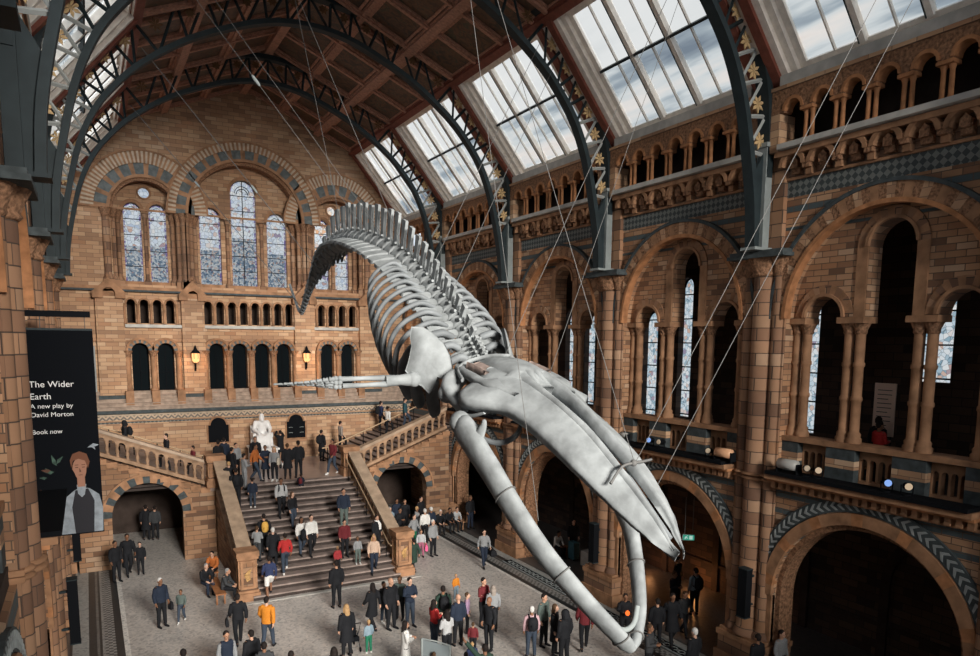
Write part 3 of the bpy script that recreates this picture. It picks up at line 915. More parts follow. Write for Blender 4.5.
# ================================================================== END WALL
def end_wall():
    m = MB([M_wall, M_grey])
    holes = []
    for cs_ in ((2.44, 3.66), (6.2, 7.4, 8.6, 9.8), (12.34, 13.56)):
        for c in cs_: holes.append(arch_loop(c, .4, 7.27, 9.37, 12))
    minis = [2.12 + .617 * i for i in range(4)] + [5.84 + .617 * i for i in range(8)] + [12.03 + .617 * i for i in range(4)]
    for c in minis: holes.append(arch_loop(c, .2, 10.78, 11.8, 8))
    m.prism([(XL - 4.6, 6.0), (XR + 4.6, 6.0), (XR + 4.6, 12.45), (XL - 4.6, 12.45)], END, -.5, 0, holes=holes)
    S(m.build('wall_end'))
    # upper storey: gable with three great round-headed recesses
    m = MB(M_wall)
    g = [(XL - .1, 12.45), (XR + .1, 12.45), (XR + .1, 16.95), (14.1 + .1, 20.75), (8, 23.35), (1.9 - .1, 20.75), (XL - .1, 16.95)]
    hs = [arch_loop(3.03, 1.62, 12.75, 16.47, 20), arch_loop(8, 2.95, 12.75, 16.47, 28), arch_loop(12.97, 1.62, 12.75, 16.47, 20)]
    m.prism(g, END, -.85, 0, holes=hs)
    S(m.build('wall_end'))
    # tympana behind, pierced for the lancets
    m = MB(M_wall)
    sets = []
    for xc in (3.03, 12.97):
        L_ = [arch_loop(xc - .6, .42, 12.95, 16.55, 12), arch_loop(xc + .6, .42, 12.95, 16.55, 12), arc(xc, 17.5, .27, 0, 2 * pi, 16)[:-1]]
        m.prism([(xc - 1.75, 12.5), (xc + 1.75, 12.5), (xc + 1.75, 18.3), (xc - 1.75, 18.3)], END2, -.95, -.5, holes=L_); sets += L_
    L_ = [arch_loop(6.22, .55, 12.95, 16.5, 14), arch_loop(8, .68, 12.95, 18.0, 16), arch_loop(9.78, .55, 12.95, 16.5, 14)]
    m.prism([(4.9, 12.5), (11.1, 12.5), (11.1, 19.6), (4.9, 19.6)], END2, -.95, -.5, holes=L_); sets += L_
    S(m.build('wall_end'))
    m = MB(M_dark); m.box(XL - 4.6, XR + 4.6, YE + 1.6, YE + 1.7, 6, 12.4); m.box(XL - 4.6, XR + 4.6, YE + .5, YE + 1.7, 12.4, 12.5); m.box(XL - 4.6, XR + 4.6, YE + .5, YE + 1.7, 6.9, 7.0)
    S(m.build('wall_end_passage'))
    return sets, minis
SETS, MINIS = end_wall()

names = ['left rounded recess, its left lancet', 'left rounded recess, its right lancet', 'left round eyelet', 'right recess, its left lancet', 'right recess, its right lancet', 'right round eyelet', 'left', 'centre', 'right']
for i, lp in enumerate(SETS):
    g = tag(empty('window_%d' % (61 + i), END2(lp[0][0], lp[0][1], -.8)), kind='structure')
    xs = [p[0] for p in lp]; zs = [p[1] for p in lp]
    x0, x1, z0, z1 = min(xs), max(xs), min(zs), max(zs)
    xm = (x0 + x1) / 2
    if z1 - z0 < 1:
        q = MB(M_stain_w if xm > 10 else M_stain_hi); q.prism(lp, END2, -.8, -.78, caps=(False, True), sides=False); child(q, 'leaded_glass', g)
        q = MB(M_drum); q.ring(END2, xm, 17.5, .27, .36, -.55, -.44, 0, 2 * pi, 16); child(q, 'frame', g); continue
    zc = z0 + (z1 - z0) * .46
    half = (x1 - x0) / 2
    up = [(x0, zc), (x1, zc)] + [p for p in lp[2:]]
    lo = [(x0, z0), (x1, z0), (x1, zc), (x0, zc)]
    q = MB(M_stain_w if xm > 11 else M_stain_hi); q.prism(up, END2, -.8, -.79, caps=(False, True), sides=False); child(q, 'bright_glass', g)
    q = MB(M_stain_lo if xm < 11 else M_stain_hi); q.prism(lo, END2, -.8, -.79, caps=(False, True), sides=False); child(q, 'patterned_glass', g)
    q = MB(M_stain_b)
    q.box(x0, x0 + .08, z0, z1 - half, -.79, -.77, 0, END2); q.box(x1 - .08, x1, z0, z1 - half, -.79, -.77, 0, END2)
    q.ring(END2, xm, z1 - half, half - .08, half, -.79, -.77, 0, pi, 12); child(q, 'border_glass', g)
    q = MB(M_black)
    n = 5 if z1 < 18 else 7
    for k in range(1, n): q.box(x0, x1, z0 + (z1 - z0) * k / n - .018, z0 + (z1 - z0) * k / n + .018, -.77, -.74, 0, END2)
    if z1 > 18:
        q.box(xm - .02, xm + .02, z0, z1, -.77, -.74, 0, END2); q.ring(END2, xm, z1 - half - .05, half * .42, half * .48, -.77, -.74, 0, pi, 12)
    q.ring(END2, xm, z1 - half, half * .55, half * .6, -.77, -.74, 0, pi, 12)
    q.ring(END2, xm, z1 - half, half - .03, half + .02, -.79, -.7, 0, pi, 14)
    child(q, 'lead_bars', g)
    q = MB(M_drum)
    q.ring(END2, xm, z1 - half, half, half + .16, -.52, -.42, 0, pi, 14)
    q.box(x0 - .1, x1 + .1, z0 - .16, z0, -.8, -.3, 0, END2)
    child(q, 'stone_surround', g)

# the three great recesses: rings, shafts
for xc, R, nm in ((3.03, 1.62, 'left'), (8.0, 2.95, 'middle'), (12.97, 1.62, 'right')):
    big = R > 2
    t = tag(empty('window_arch', END(xc, 12.6, 0)), {'left': 'left of the round arches framing the end windows, with fan-like voussoirs', 'middle': 'widest round arch of the end wall, over three lancet windows', 'right': 'right round arch of the end wall, partly behind the whale tail'}[nm], 'arch', 'great arches of the end wall')
    o = .1 if big else 0
    g = MB(M_carve); g.ring(END, xc, 16.47, R - .14, R + .02, -.4, .06, 0, pi, 40); child(g, 'inner_moulding', t)
    g = MB(M_drum); g.ring(END, xc, 16.47, R + .02, R + .16, -.02, .14 + o, 0, pi, 36); child(g, 'roll_moulding', t)
    r1 = R + (.62 if big else .72)
    g = MB([M_grey2, M_drum]); g.ring(END, xc, 16.47, R + .16, r1, -.02, .06 + o, 0, pi, 46 if big else 30, alt=(0, 0, 1)); child(g, 'grey_voussoirs', t)
    r2 = R + (1.0 if big else 1.3)
    g = MB([M_pale, M_drum]); g.ring(END, xc, 16.47, r1, r2, -.02, .1 + o, 0, pi, 108 if big else 84, alt=(0, 1)); child(g, 'fan_voussoirs', t)
    g = MB(M_drum); g.ring(END, xc, 16.47, r2, r2 + .08, -.02, .16 + o, 0, pi, 44); child(g, 'hood_moulding', t)
    offs = (.18, .5) if big else (.16, .42)
    for s_ in (-1, 1):
        for k, q_ in enumerate(((R + .22, .17, .16), (R - .1, .11, -.14), (R - .34, .11, -.55))):
            m = MB([M_shaft, M_carve])
            x = END(xc + s_ * q_[0], 12.95, q_[2])
            m.lathe(x, [(q_[1] + .07, 0), (q_[1] + .07, .1), (q_[1], .2), (q_[1], 3.05)], 10)
            m.lathe((x[0], x[1], x[2] + 3.05), [(q_[1], 0), (q_[1] + .04, .05), (q_[1] + .02, .1), (q_[1] + .13, .4), (q_[1] + .13, .46)], 10, 1)
            m.lathe((x[0], x[1], 12.6), [(q_[1] + .08, 0), (q_[1] + .08, .36)], 4, 0, square=True)
            child(m, 'shaft', t)
    mids = (6.22 + .87, 9.78 - .87) if big else (xc,)
    for u in mids:
        m = MB([M_shaft, M_carve]); x = END(u, 12.95, -.68)
        m.lathe(x, [(.14, 0), (.09, .2), (.09, 3.1), (.17, 3.45)], 8)
        m.lathe((x[0], x[1], 12.6), [(.17, 0), (.17, .36)], 4, 0, square=True)
        child(m, 'mullion_shaft', t)

# string courses and sills
def trim(x0, x1, z0, z1, w0, w1, mat):
    m = MB(mat); m.box(x0, x1, z0, z1, w0, w1, 0, END); return S(m.build('trim_3'))
trim(XL, XR, 12.36, 12.46, 0, .28, M_grey)
trim(XL, XR, 12.46, 12.62, -.3, .2, M_drum)
for a, b in ((1.8, 4.48), (5.6, 10.4), (11.52, 14.2)):
    trim(a, b, 10.56, 10.72, -.05, .24, M_ledge)
trim(XL, XR, 9.83, 9.9, 0, .09, M_drum)
trim(XL, XR, 16.45, 16.55, 0, .05, M_drum)

# buttresses with little gablets
for k, (a, b) in enumerate(((.5, 1.75), (4.48, 5.6), (10.4, 11.52), (14.25, 15.5))):
    t = tag(empty('buttress', ((a + b) / 2, YE, 6.3)), ['gabled stone buttress beside the grey wall niche', 'gabled stone buttress with a lantern, left of the four dark arches', 'gabled stone buttress with a lantern, right of the four dark arches', 'gabled stone buttress in the end wall corner behind the whale ribs'][k], 'buttress', 'gabled buttresses of the end wall')
    m = MB([M_wall, M_grey]); m.box(a, b, 6.9, 12.1, 0, .32, 0, END); m.box(a - .06, b + .06, 6.3, 6.9, 0, .42, 0, END); m.box(a - .07, b + .07, 6.8, 7.1, 0, .40, 1, END); m.box(a - .03, b + .03, 9.83, 9.92, 0, .38, 0, END)
    child(m, 'body', t)
    c = (a + b) / 2
    m = MB(M_drum)
    h = (b - a) / 2
    m.prism([(a - .12, 12.0), (c - h * .45, 12.0), (c - h * .45, 12.25)] + list(reversed(arc(c, 12.25, h * .45, 0, pi, 8)))[1:-1] + [(c + h * .45, 12.25), (c + h * .45, 12.0), (b + .12, 12.0), (b + .12, 12.3), (c, 13.02), (a - .12, 12.3)], END, .1, .52)
    m.box(a, b, 12.0, 12.5, 0, .28, 0, END)
    child(m, 'gablet', t)
    m = MB(M_carve); m.ball(END(c, 13.1, .3), .12); child(m, 'finial', t)

# arcade of dark openings: columns, rings, dark glass
for nm, xs in (('left', (2.44, 3.66)), ('middle', (6.2, 7.4, 8.6, 9.8)), ('right', (12.34, 13.56))):
    t = tag(empty('dark_arcade', END(sum(xs) / len(xs), 7.2, 0)), {'left': 'two-arched arcade of dark openings, left of the left lantern', 'middle': 'four-arched arcade of dark openings between the lanterns', 'right': 'two-arched arcade of dark openings above the whale flipper'}[nm], 'arcade', 'dark arcades of the end wall')
    for x in xs:
        g = MB([M_grey2, M_drum]); g.ring(END, x, 9.37, .4, .57, -.02, .12, 0, pi, 13, alt=(0, 1)); child(g, 'arch_ring', t)
        g = MB(M_drum); g.ring(END, x, 9.37, .57, .68, -.02, .22, 0.0, pi, 14); child(g, 'hood', t)
        g = MB([M_wglass]); g.prism(arch_loop(x, .4, 7.27, 9.37, 10), END, -.46, -.44); child(g, 'dark_glass', t)
        g = MB(M_black); g.box(x - .4, x + .4, 8.2, 8.25, -.43, -.4, 0, END); g.box(x - .02, x + .02, 7.27, 9.7, -.43, -.4, 0, END); child(g, 'glazing_bar', t)
    cols = [xs[0] - .61] + [(p + q) / 2 for p, q in zip(xs, xs[1:])] + [xs[-1] + .61]
    for x in cols:
        m = MB([M_drum, M_carve]); c = END(x, 7.3, .16)
        m.lathe(c, [(.2, 0), (.2, .08), (.15, .16), (.145, 1.75)], 10)
        m.lathe((c[0], c[1], 9.05), [(.15, 0), (.18, .05), (.16, .09), (.24, .27), (.24, .33)], 8, 1)
        child(m, 'column', t)
        m = MB(M_drum); m.box(x - .19, x + .19, 6.6, 7.32, 0, .72, 0, END); child(m, 'pedestal', t)
for nm, xs in (('left', MINIS[:4]), ('middle', MINIS[4:12]), ('right', MINIS[12:])):
    t = tag(empty('small_arcade', END(sum(xs) / len(xs), 10.7, 0)), {'left': 'small arcade of four openings under the left windows of the end wall', 'middle': 'small arcade of eight openings under the middle windows', 'right': 'small arcade of four openings right of the whale tail tip'}[nm], 'arcade', 'small arcades of the end wall')
    for x in xs:
        g = MB(M_drum); g.ring(END, x, 11.8, .2, .29, -.02, .09, 0, pi, 10); child(g, 'arch_ring', t)
    for x in [xs[0] - .308] + [x + .308 for x in xs]:
        m = MB(M_drum); c = END(x, 10.75, .1)
        m.lathe(c, [(.1, 0), (.065, .1), (.06, .85), (.1, 1.02)], 8); child(m, 'colonnette', t)

# stepped courses under the arcade and the lower landing wall
m = MB([M_slope]) if False else MB([plain('brown_grey_coping_stone', (.34, .26, .205), .7, noise=.3, scale=4, bump=.2)])
for k in range(5):
    z0 = 6.34 + k * .19
    m.box(XL, XR, z0, z0 + .15, 0, .9 - k * .19, 0, END); m.box(XL, XR, z0 + .15, z0 + .19, 0, .94 - k * .19, 0, END)
S(m.build('trim_4'))
trim(XL, XR, 6.2, 6.36, .0, 1.05, M_grey)
m = MB(M_wall); m.box(XL, XR, 0, 6.2, -.5, .72, 0, END); m.box(XL - 4.9, XL, 0, 15, -.6, -.4, 0, END); m.box(XR, XR + 4.9, 0, 15, -.6, -.4, 0, END); S(m.build('wall_end'))
trim(XL, XR, 5.85, 6.08, .7, .74, M_zig)
trim(XL, XR, 5.68, 5.76, .7, .745, M_diaper)
trim(XL, XR, 6.08, 6.2, .7, .8, M_pale)

# arched black memorial tablets
for x, nm in ((6.02, 'left of the seated statue'), (10.2, 'right of the seated statue')):
    t = tag(empty('memorial_tablet', END(x, 4.4, .72)), 'black round-topped memorial tablet on the wall %s' % nm, 'tablet', 'memorial tablets')
    m = MB(M_drum)
    def tab(g_): return [(x - .52 - g_, 4.45 - g_), (x + .52 + g_, 4.45 - g_), (x + .52 + g_, 5.38), (x + .4 + g_, 5.38)] + arc(x, 5.38, .4 + g_, 0, pi, 12)[1:-1] + [(x - .4 - g_, 5.38), (x - .52 - g_, 5.38)]
    m.prism(tab(.09), END, .7, .78); child(m, 'stone_frame', t)
    m = MB(M_black); m.prism(tab(0), END, .77, .81); child(m, 'tablet_face', t)
    if x > 8:
        m = MB(M_ironl)
        for z in (4.75, 5.05):
            for s_ in (-1, 1): m.tube([END(x + s_ * .42, z, .82), END(x + s_ * .3, z + .02, .86), END(x + s_ * .2, z - .01, .82)], .018, 6)
        child(m, 'bracket', t)

# grey niche at the left end of the wall
t = tag(empty('wall_niche', END(-.1, 7.0, 0)), 'pale grey arched niche in the wall behind the black banner', 'niche')
m = MB(M_greyp)
m.prism([(-.75, 7.0), (.38, 7.0), (.38, 9.6), (-.75, 9.6)], END, -.02, .12, holes=[arch_loop(-.18, .38, 7.75, 8.65, 12)]); child(m, 'grey_frame', t)
m = MB(M_wglass); m.prism(arch_loop(-.18, .38, 7.75, 8.65, 12), END, .0, .03); child(m, 'dark_recess', t)
m = MB(M_grey); m.box(-.62, .25, 7.25, 7.5, .1, .2, 0, END); child(m, 'shelf', t)

# wall lanterns
M_lamp = glow('lantern_flame_glass', (1.0, .46, .18), 1.8)
point('aisle_lamp_light', (21.0, 20.4, .5), 22, (1, .42, .14), .2)
point('aisle_lamp_light', (21.0, 23.0, .5), 10, (1, .42, .16), .2)
for x, nm in ((5.04, 'left'), (10.96, 'right')):
    y0 = YE - .32
    t = tag(empty('wall_lantern', (x, y0, 8.3)), 'lit wall lantern glowing orange on the %s buttress' % nm, 'lantern', 'wall lanterns of the end wall')
    m = MB(M_black)
    m.tube([(x, y0, 8.42), (x, y0 - .12, 8.36), (x, y0 - .26, 8.42), (x, y0 - .3, 8.6), (x, y0 - .3, 8.72)], .028, 6)
    m.tube([(x, y0 - .02, 8.3), (x, y0 - .02, 8.75)], .05, 6); child(m, 'bracket', t)
    m = MB(M_lamp); m.lathe((x, y0 - .3, 8.74), [(.1, 0), (.17, .1), (.2, .3), (.19, .5)], 6, smooth=False); child(m, 'glass', t)
    m = MB(M_black)
    for k in range(6):
        a = 2 * pi * k / 6
        m.tube([(x + .1 * cos(a), y0 - .3 + .1 * sin(a), 8.72), (x + .205 * cos(a), y0 - .3 + .205 * sin(a), 9.04), (x + .2 * cos(a), y0 - .3 + .2 * sin(a), 9.26)], .014, 4)
    child(m, 'cage', t)
    m = MB(M_black); m.lathe((x, y0 - .3, 9.24), [(.25, 0), (.22, .06), (.09, .2), (.06, .3), (.02, .42)], 8); child(m, 'cap', t)
    point('lantern_light', (x, y0 - .55, 8.95), 55, (1, .48, .18), .12)

# ================================================================== STAIRS
SX0, SX1 = 5.25, 11.0
NS = 17
LZ, Y0s, Y1s = 3.3, 27.5, 34.2
rise, tread = LZ / NS, (Y1s - Y0s) / NS
t = tag(empty('grand_staircase', (8.1, Y0s, 0)), 'wide stone central staircase rising to the landing with the white statue', 'staircase')
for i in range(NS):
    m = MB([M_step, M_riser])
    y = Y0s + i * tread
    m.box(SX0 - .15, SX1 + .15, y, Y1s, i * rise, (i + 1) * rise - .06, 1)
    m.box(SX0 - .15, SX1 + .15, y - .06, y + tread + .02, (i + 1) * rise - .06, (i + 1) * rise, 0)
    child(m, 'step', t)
m = MB(M_slab); m.box(4.6, 11.7, Y1s, 40.8, 3.1, 3.3); S(m.build('floor'))
m = MB(M_wall); m.box(4.6, 5.0, 34.6, 40.8, 0, 3.1); m.box(11.3, 11.7, 34.6, 40.8, 0, 3.1); S(m.build('wall_under_landing'))
m = MB(M_ledge); m.box(4.4, 12.0, Y0s - .3, Y0s - .16, 0, .02); S(m.build('trim_5'))

def newel(name, x, y, z0, z1, lab, s=.35):
    t = tag(empty(name, (x, y, z0)), lab, 'newel post', 'newel posts of the grand staircase')
    m = MB(M_drum); m.box(x - s - .08, x + s + .08, y - s - .08, y + s + .08, z0, z0 + .32); m.box(x - s - .03, x + s + .03, y - s - .03, y + s + .03, z0 + .32, z0 + .42); child(m, 'base', t)
    m = MB(M_low); m.box(x - s + .05, x + s - .05, y - s + .05, y + s - .05, z0 + .42, z1 - .3); child(m, 'die', t)
    m = MB([M_drum, M_gold2])
    zc = (z0 + .42 + z1 - .3) / 2; hh = (z1 - .3 - z0 - .42) / 2 - .06
    for dx, dy in ((0, -1), (1, 0), (-1, 0)):
        mp = (lambda u, v, w, dx=dx, dy=dy: (x + dx * (s - .05 + w) + (u if dy else 0), y + dy * (s - .05 + w) + (u if dx else 0), v))
        o_ = [(-s + .08, zc - hh), (s - .08, zc - hh), (s - .08, zc + hh), (-s + .08, zc + hh)]
        m.prism(o_, mp, 0, .05, holes=[[(-s + .17, zc - hh + .09), (s - .17, zc - hh + .09), (s - .17, zc + hh - .09), (-s + .17, zc + hh - .09)]])
        m.prism([(-.14, zc), (-.05, zc - hh * .5), (.1, zc - hh * .35), (.06, zc), (.14, zc + hh * .4), (-.02, zc + hh * .25)], mp, -.005, .03, 1)
    child(m, 'carved_panel', t)
    m = MB([M_drum, M_pale]); m.box(x - s - .04, x + s + .04, y - s - .04, y + s + .04, z1 - .3, z1 - .2); m.box(x - s - .07, x + s + .07, y - s - .07, y + s + .07, z1 - .2, z1, 0); child(m, 'cap', t)
M_gold2 = plain('ochre_carving', (.42, .25, .10), .6, noise=.4, scale=12, bump=.4)
newel('newel_post', 4.95, 27.95, 0, 1.95, 'carved stone newel post at the foot of the stairs, left side')
newel('newel_post', 11.4, 27.95, 0, 1.95, 'carved stone newel post at the foot of the stairs, right side')
newel('newel_post', 4.85, 34.3, 3.3, 4.75, 'carved stone newel post at the landing corner above the left arch', .35)
newel('newel_post', 11.2, 34.3, 3.3, 4.75, 'carved stone newel post at the landing corner above the right arch', .35)

def balustrade(name, lab, P0, P1, h, wall_to, n, wd=.22, hand=None):
    """sloping pierced stone balustrade between two points of its floor line"""
    P0, P1 = Vector(P0), Vector(P1)
    d = P1 - P0; L = sqrt(d.x ** 2 + d.y ** 2); e = Vector((d.x / L, d.y / L, 0)); nrm = Vector((-e.y, e.x, 0)); sl = d.z / L
    t = tag(empty(name, tuple(P0)), lab, 'balustrade', 'stone stair balustrades')
    mp = lambda u, v, w: tuple(P0 + e * u + nrm * w + Vector((0, 0, sl * u + v)))
    mpw = lambda u, v, w: tuple(P0 + e * u + nrm * w + Vector((0, 0, v)))
    m = MB(M_pale2); m.prism([(0, h - .14), (L, h - .14), (L, h), (0, h)], mp, -wd - .06, wd + .06); child(m, 'coping', t)
    m = MB(M_bal); m.prism([(0, 0), (L, 0), (L, .16), (0, .16)], mp, -wd, wd)
    m.prism([(0, h - .22), (L, h - .22), (L, h - .14), (0, h - .14)], mp, -wd * .8, wd * .8); child(m, 'plinth_rail', t)
    ww = L / n
    mb = MB(M_bal)
    holes = [arch_loop(ww * (i + .5), ww * .34, .16, h - .42, 8) for i in range(n)]
    mb.prism([(0, h - .46), (L, h - .46), (L, h - .2), (0, h - .2)], mp, -.07, .07, holes=[[(ww * (i + .5) - ww * .34, h - .455), (ww * (i + .5) + ww * .34, h - .455)] + arc(ww * (i + .5), h - .45, ww * .34, .15, pi - .15, 6) for i in range(n)])
    child(mb, 'arched_band', t)
    for i in range(n + 1):
        m = MB(M_bal)
        c = mpw(min(max(ww * i, .06), L - .06), sl * ww * i, 0)
        k = h - .6
        m.lathe((c[0], c[1], c[2] + .12), [(.09, 0), (.09, .06), (.05, .1), (.085, .1 + k * .3), (.045, k * .75), (.09, k * .95), (.09, k + .04)], 8)
        child(m, 'baluster', t)
    return t
M_pale2 = plain('worn_buff_coping', (.36, .26, .18), .45, noise=.25, scale=3)
for x, sd in ((5.0, 'left'), (11.3, 'right')):
    balustrade('stair_balustrade', 'long sloping stone balustrade down the %s side of the central stairs' % sd, (x, 28.35, .3), (x, 33.9, 3.1), 1.42, 0, 13, .22)
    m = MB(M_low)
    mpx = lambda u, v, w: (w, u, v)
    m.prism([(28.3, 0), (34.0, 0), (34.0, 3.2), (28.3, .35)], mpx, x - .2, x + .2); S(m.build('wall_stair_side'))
    q = x + (.36 if x < 8 else -.36)
    t = tag(empty('brass_handrail', (q, 28.3, .9)), 'thin polished brass handrail beside the %s central balustrade' % sd, 'handrail', 'brass handrails of the central stairs')
    m = MB(M_brass); m.tube([(q, 28.0, 1.28), (q, 28.3, 1.3), (q, 34.0, 4.2)], .03, 8); child(m, 'rail', t)
    for k in range(5):
        y = 28.6 + k * 1.25
        m = MB(M_black); m.tube([(q, y, .1 + (y - 27.5) * LZ / (Y1s - Y0s)), (q, y, 1.3 + (y - 28.3) * .509)], .018, 6); child(m, 'post', t)

# side flights above the two arches
SLP = .39
for sg, sd in ((1, 'right'), (-1, 'left')):
    FX = lambda d, sg=sg: XC + sg * d           # d = distance from the centre line
    fm = lambda u, v, w, sg=sg: (XC + sg * u, 34.3 + w, v)
    d0, d1 = 3.2, 8.75
    # front wall with the round arch
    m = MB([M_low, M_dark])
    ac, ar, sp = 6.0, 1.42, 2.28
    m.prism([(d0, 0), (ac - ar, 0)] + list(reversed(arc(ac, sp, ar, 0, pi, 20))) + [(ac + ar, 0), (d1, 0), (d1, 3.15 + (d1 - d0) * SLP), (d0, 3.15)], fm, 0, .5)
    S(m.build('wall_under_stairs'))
    t = tag(empty('stair_arch', fm(ac, 0, 0)), 'round arch with alternating grey and buff voussoirs under the %s side flight' % sd, 'arch', 'round arches under the side flights')
    m = MB([M_grey, M_drum]); m.ring(fm, ac, sp, ar, ar + .34, -.04, .02, 0, pi, 17, alt=(0, 1)); child(m, 'voussoirs', t)
    m = MB(M_drum); m.ring(fm, ac, sp, ar + .34, ar + .42, -.09, .02, 0, pi, 24); m.box(ac + ar, ac + ar + .55, sp - .12, sp, -.07, .02, 0, fm); m.box(ac - ar - .55, ac - ar, sp - .12, sp, -.07, .02, 0, fm); child(m, 'hood_moulding', t)
    # the passage beneath
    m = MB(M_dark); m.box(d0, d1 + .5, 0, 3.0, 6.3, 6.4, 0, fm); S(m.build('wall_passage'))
    # stepped soffit course
    m = MB(M_drum)
    n = 13
    for i in range(n):
        u0 = d0 + .2 + i * (d1 - d0 - .2) / n; u1 = d0 + .2 + (i + 1) * (d1 - d0 - .2) / n
        m.box(u0, u1, 2.97 + (u0 - d0) * SLP, 3.2 + (u0 - d0) * SLP, -.12, .02, 0, fm)
    S(m.build('trim_6'))
    # steps
    t = tag(empty('side_flight', (FX(3.4), 37.5, 3.3)), 'stone side flight climbing %s from the statue landing to the gallery' % sd, 'staircase', 'side flights')
    for i in range(21):
        u = 3.5 + i * .366
        z1 = 3.3 + (i + 1) * .1425
        m = MB([M_step, M_riser])
        m.box(u, 11.2, z1 - .1425, z1 - .04, .4, 6.5, 1, fm); m.box(u - .04, u + .4, z1 - .04, z1, .4, 6.5, 0, fm)
        child(m, 'step', t)
    balustrade('side_balustrade', 'pierced stone balustrade climbing over the %s arch' % sd, (FX(3.62), 34.42, 3.42), (FX(8.6), 34.42, 3.42 + 4.98 * SLP), 1.15, 0, 13, .18)
    t = tag(empty('side_handrail', (FX(3.2), 38.0, 3.3)), 'pale handrail on dark posts up the middle of the %s side flight' % sd, 'handrail', 'side flight handrails')
    m = MB(M_brass); m.tube([(FX(2.9), 38.0, 4.15), (FX(3.3), 38.0, 4.2), (FX(8.6), 38.0, 4.2 + 5.3 * SLP)], .035, 8); child(m, 'rail', t)
    for k in range(6):
        u = 3.2 + k * 1.02
        m = MB(M_black); m.tube([(FX(u), 38.0, 3.3 + max(0, u - 3.4) * SLP), (FX(u), 38.0, 4.18 + max(0, u - 3.3) * SLP)], .025, 6); child(m, 'post', t)
# ornamental floor grilles along the arcades
for k, (x, y0, y1, where) in enumerate(((16.35, 15.4, 20.5, 'under the middle right arch'), (16.35, 22.4, 27.4, 'left of the pier behind the whale jaw'))):
    t = tag(empty('floor_grille', (x, (y0 + y1) / 2, 0)), 'dark ornamental iron floor grille %s' % where, 'floor grille', 'iron floor grilles')
    m = MB(M_black); m.box(x - .22, x + .22, y0, y1, 0.005, .02); child(m, 'backing', t)
    m = MB(M_greyp)
    n = int((y1 - y0) / .34)
    for i in range(n):
        y = y0 + .17 + i * .34
        m.ring(lambda u, v, w: (u, v, w), x, y, .09, .13, .02, .03, 0, 2 * pi, 10)
        m.ring(lambda u, v, w: (u, v, w), x, y + .17, .04, .07, .02, .03, 0, 2 * pi, 8)
    m.box(x - .25, x - .2, y0, y1, .005, .035); m.box(x + .2, x + .25, y0, y1, .005, .035)
    child(m, 'scrollwork', t)

# unseen south wall; its great window opening is shaped to steer the daylight
m = MB(M_wall); m.prism([(-6, 0), (22, 0), (22, 16.9), (14.2, 20.8), (8, 23.3), (1.8, 20.8), (-6, 16.9)], lambda u, v, w: (u, -2.5 - w, v), 0, .5, holes=[arch_loop(8, 5.6, 8.0, 15.5, 24)]); S(m.build('wall_entrance_unseen'))

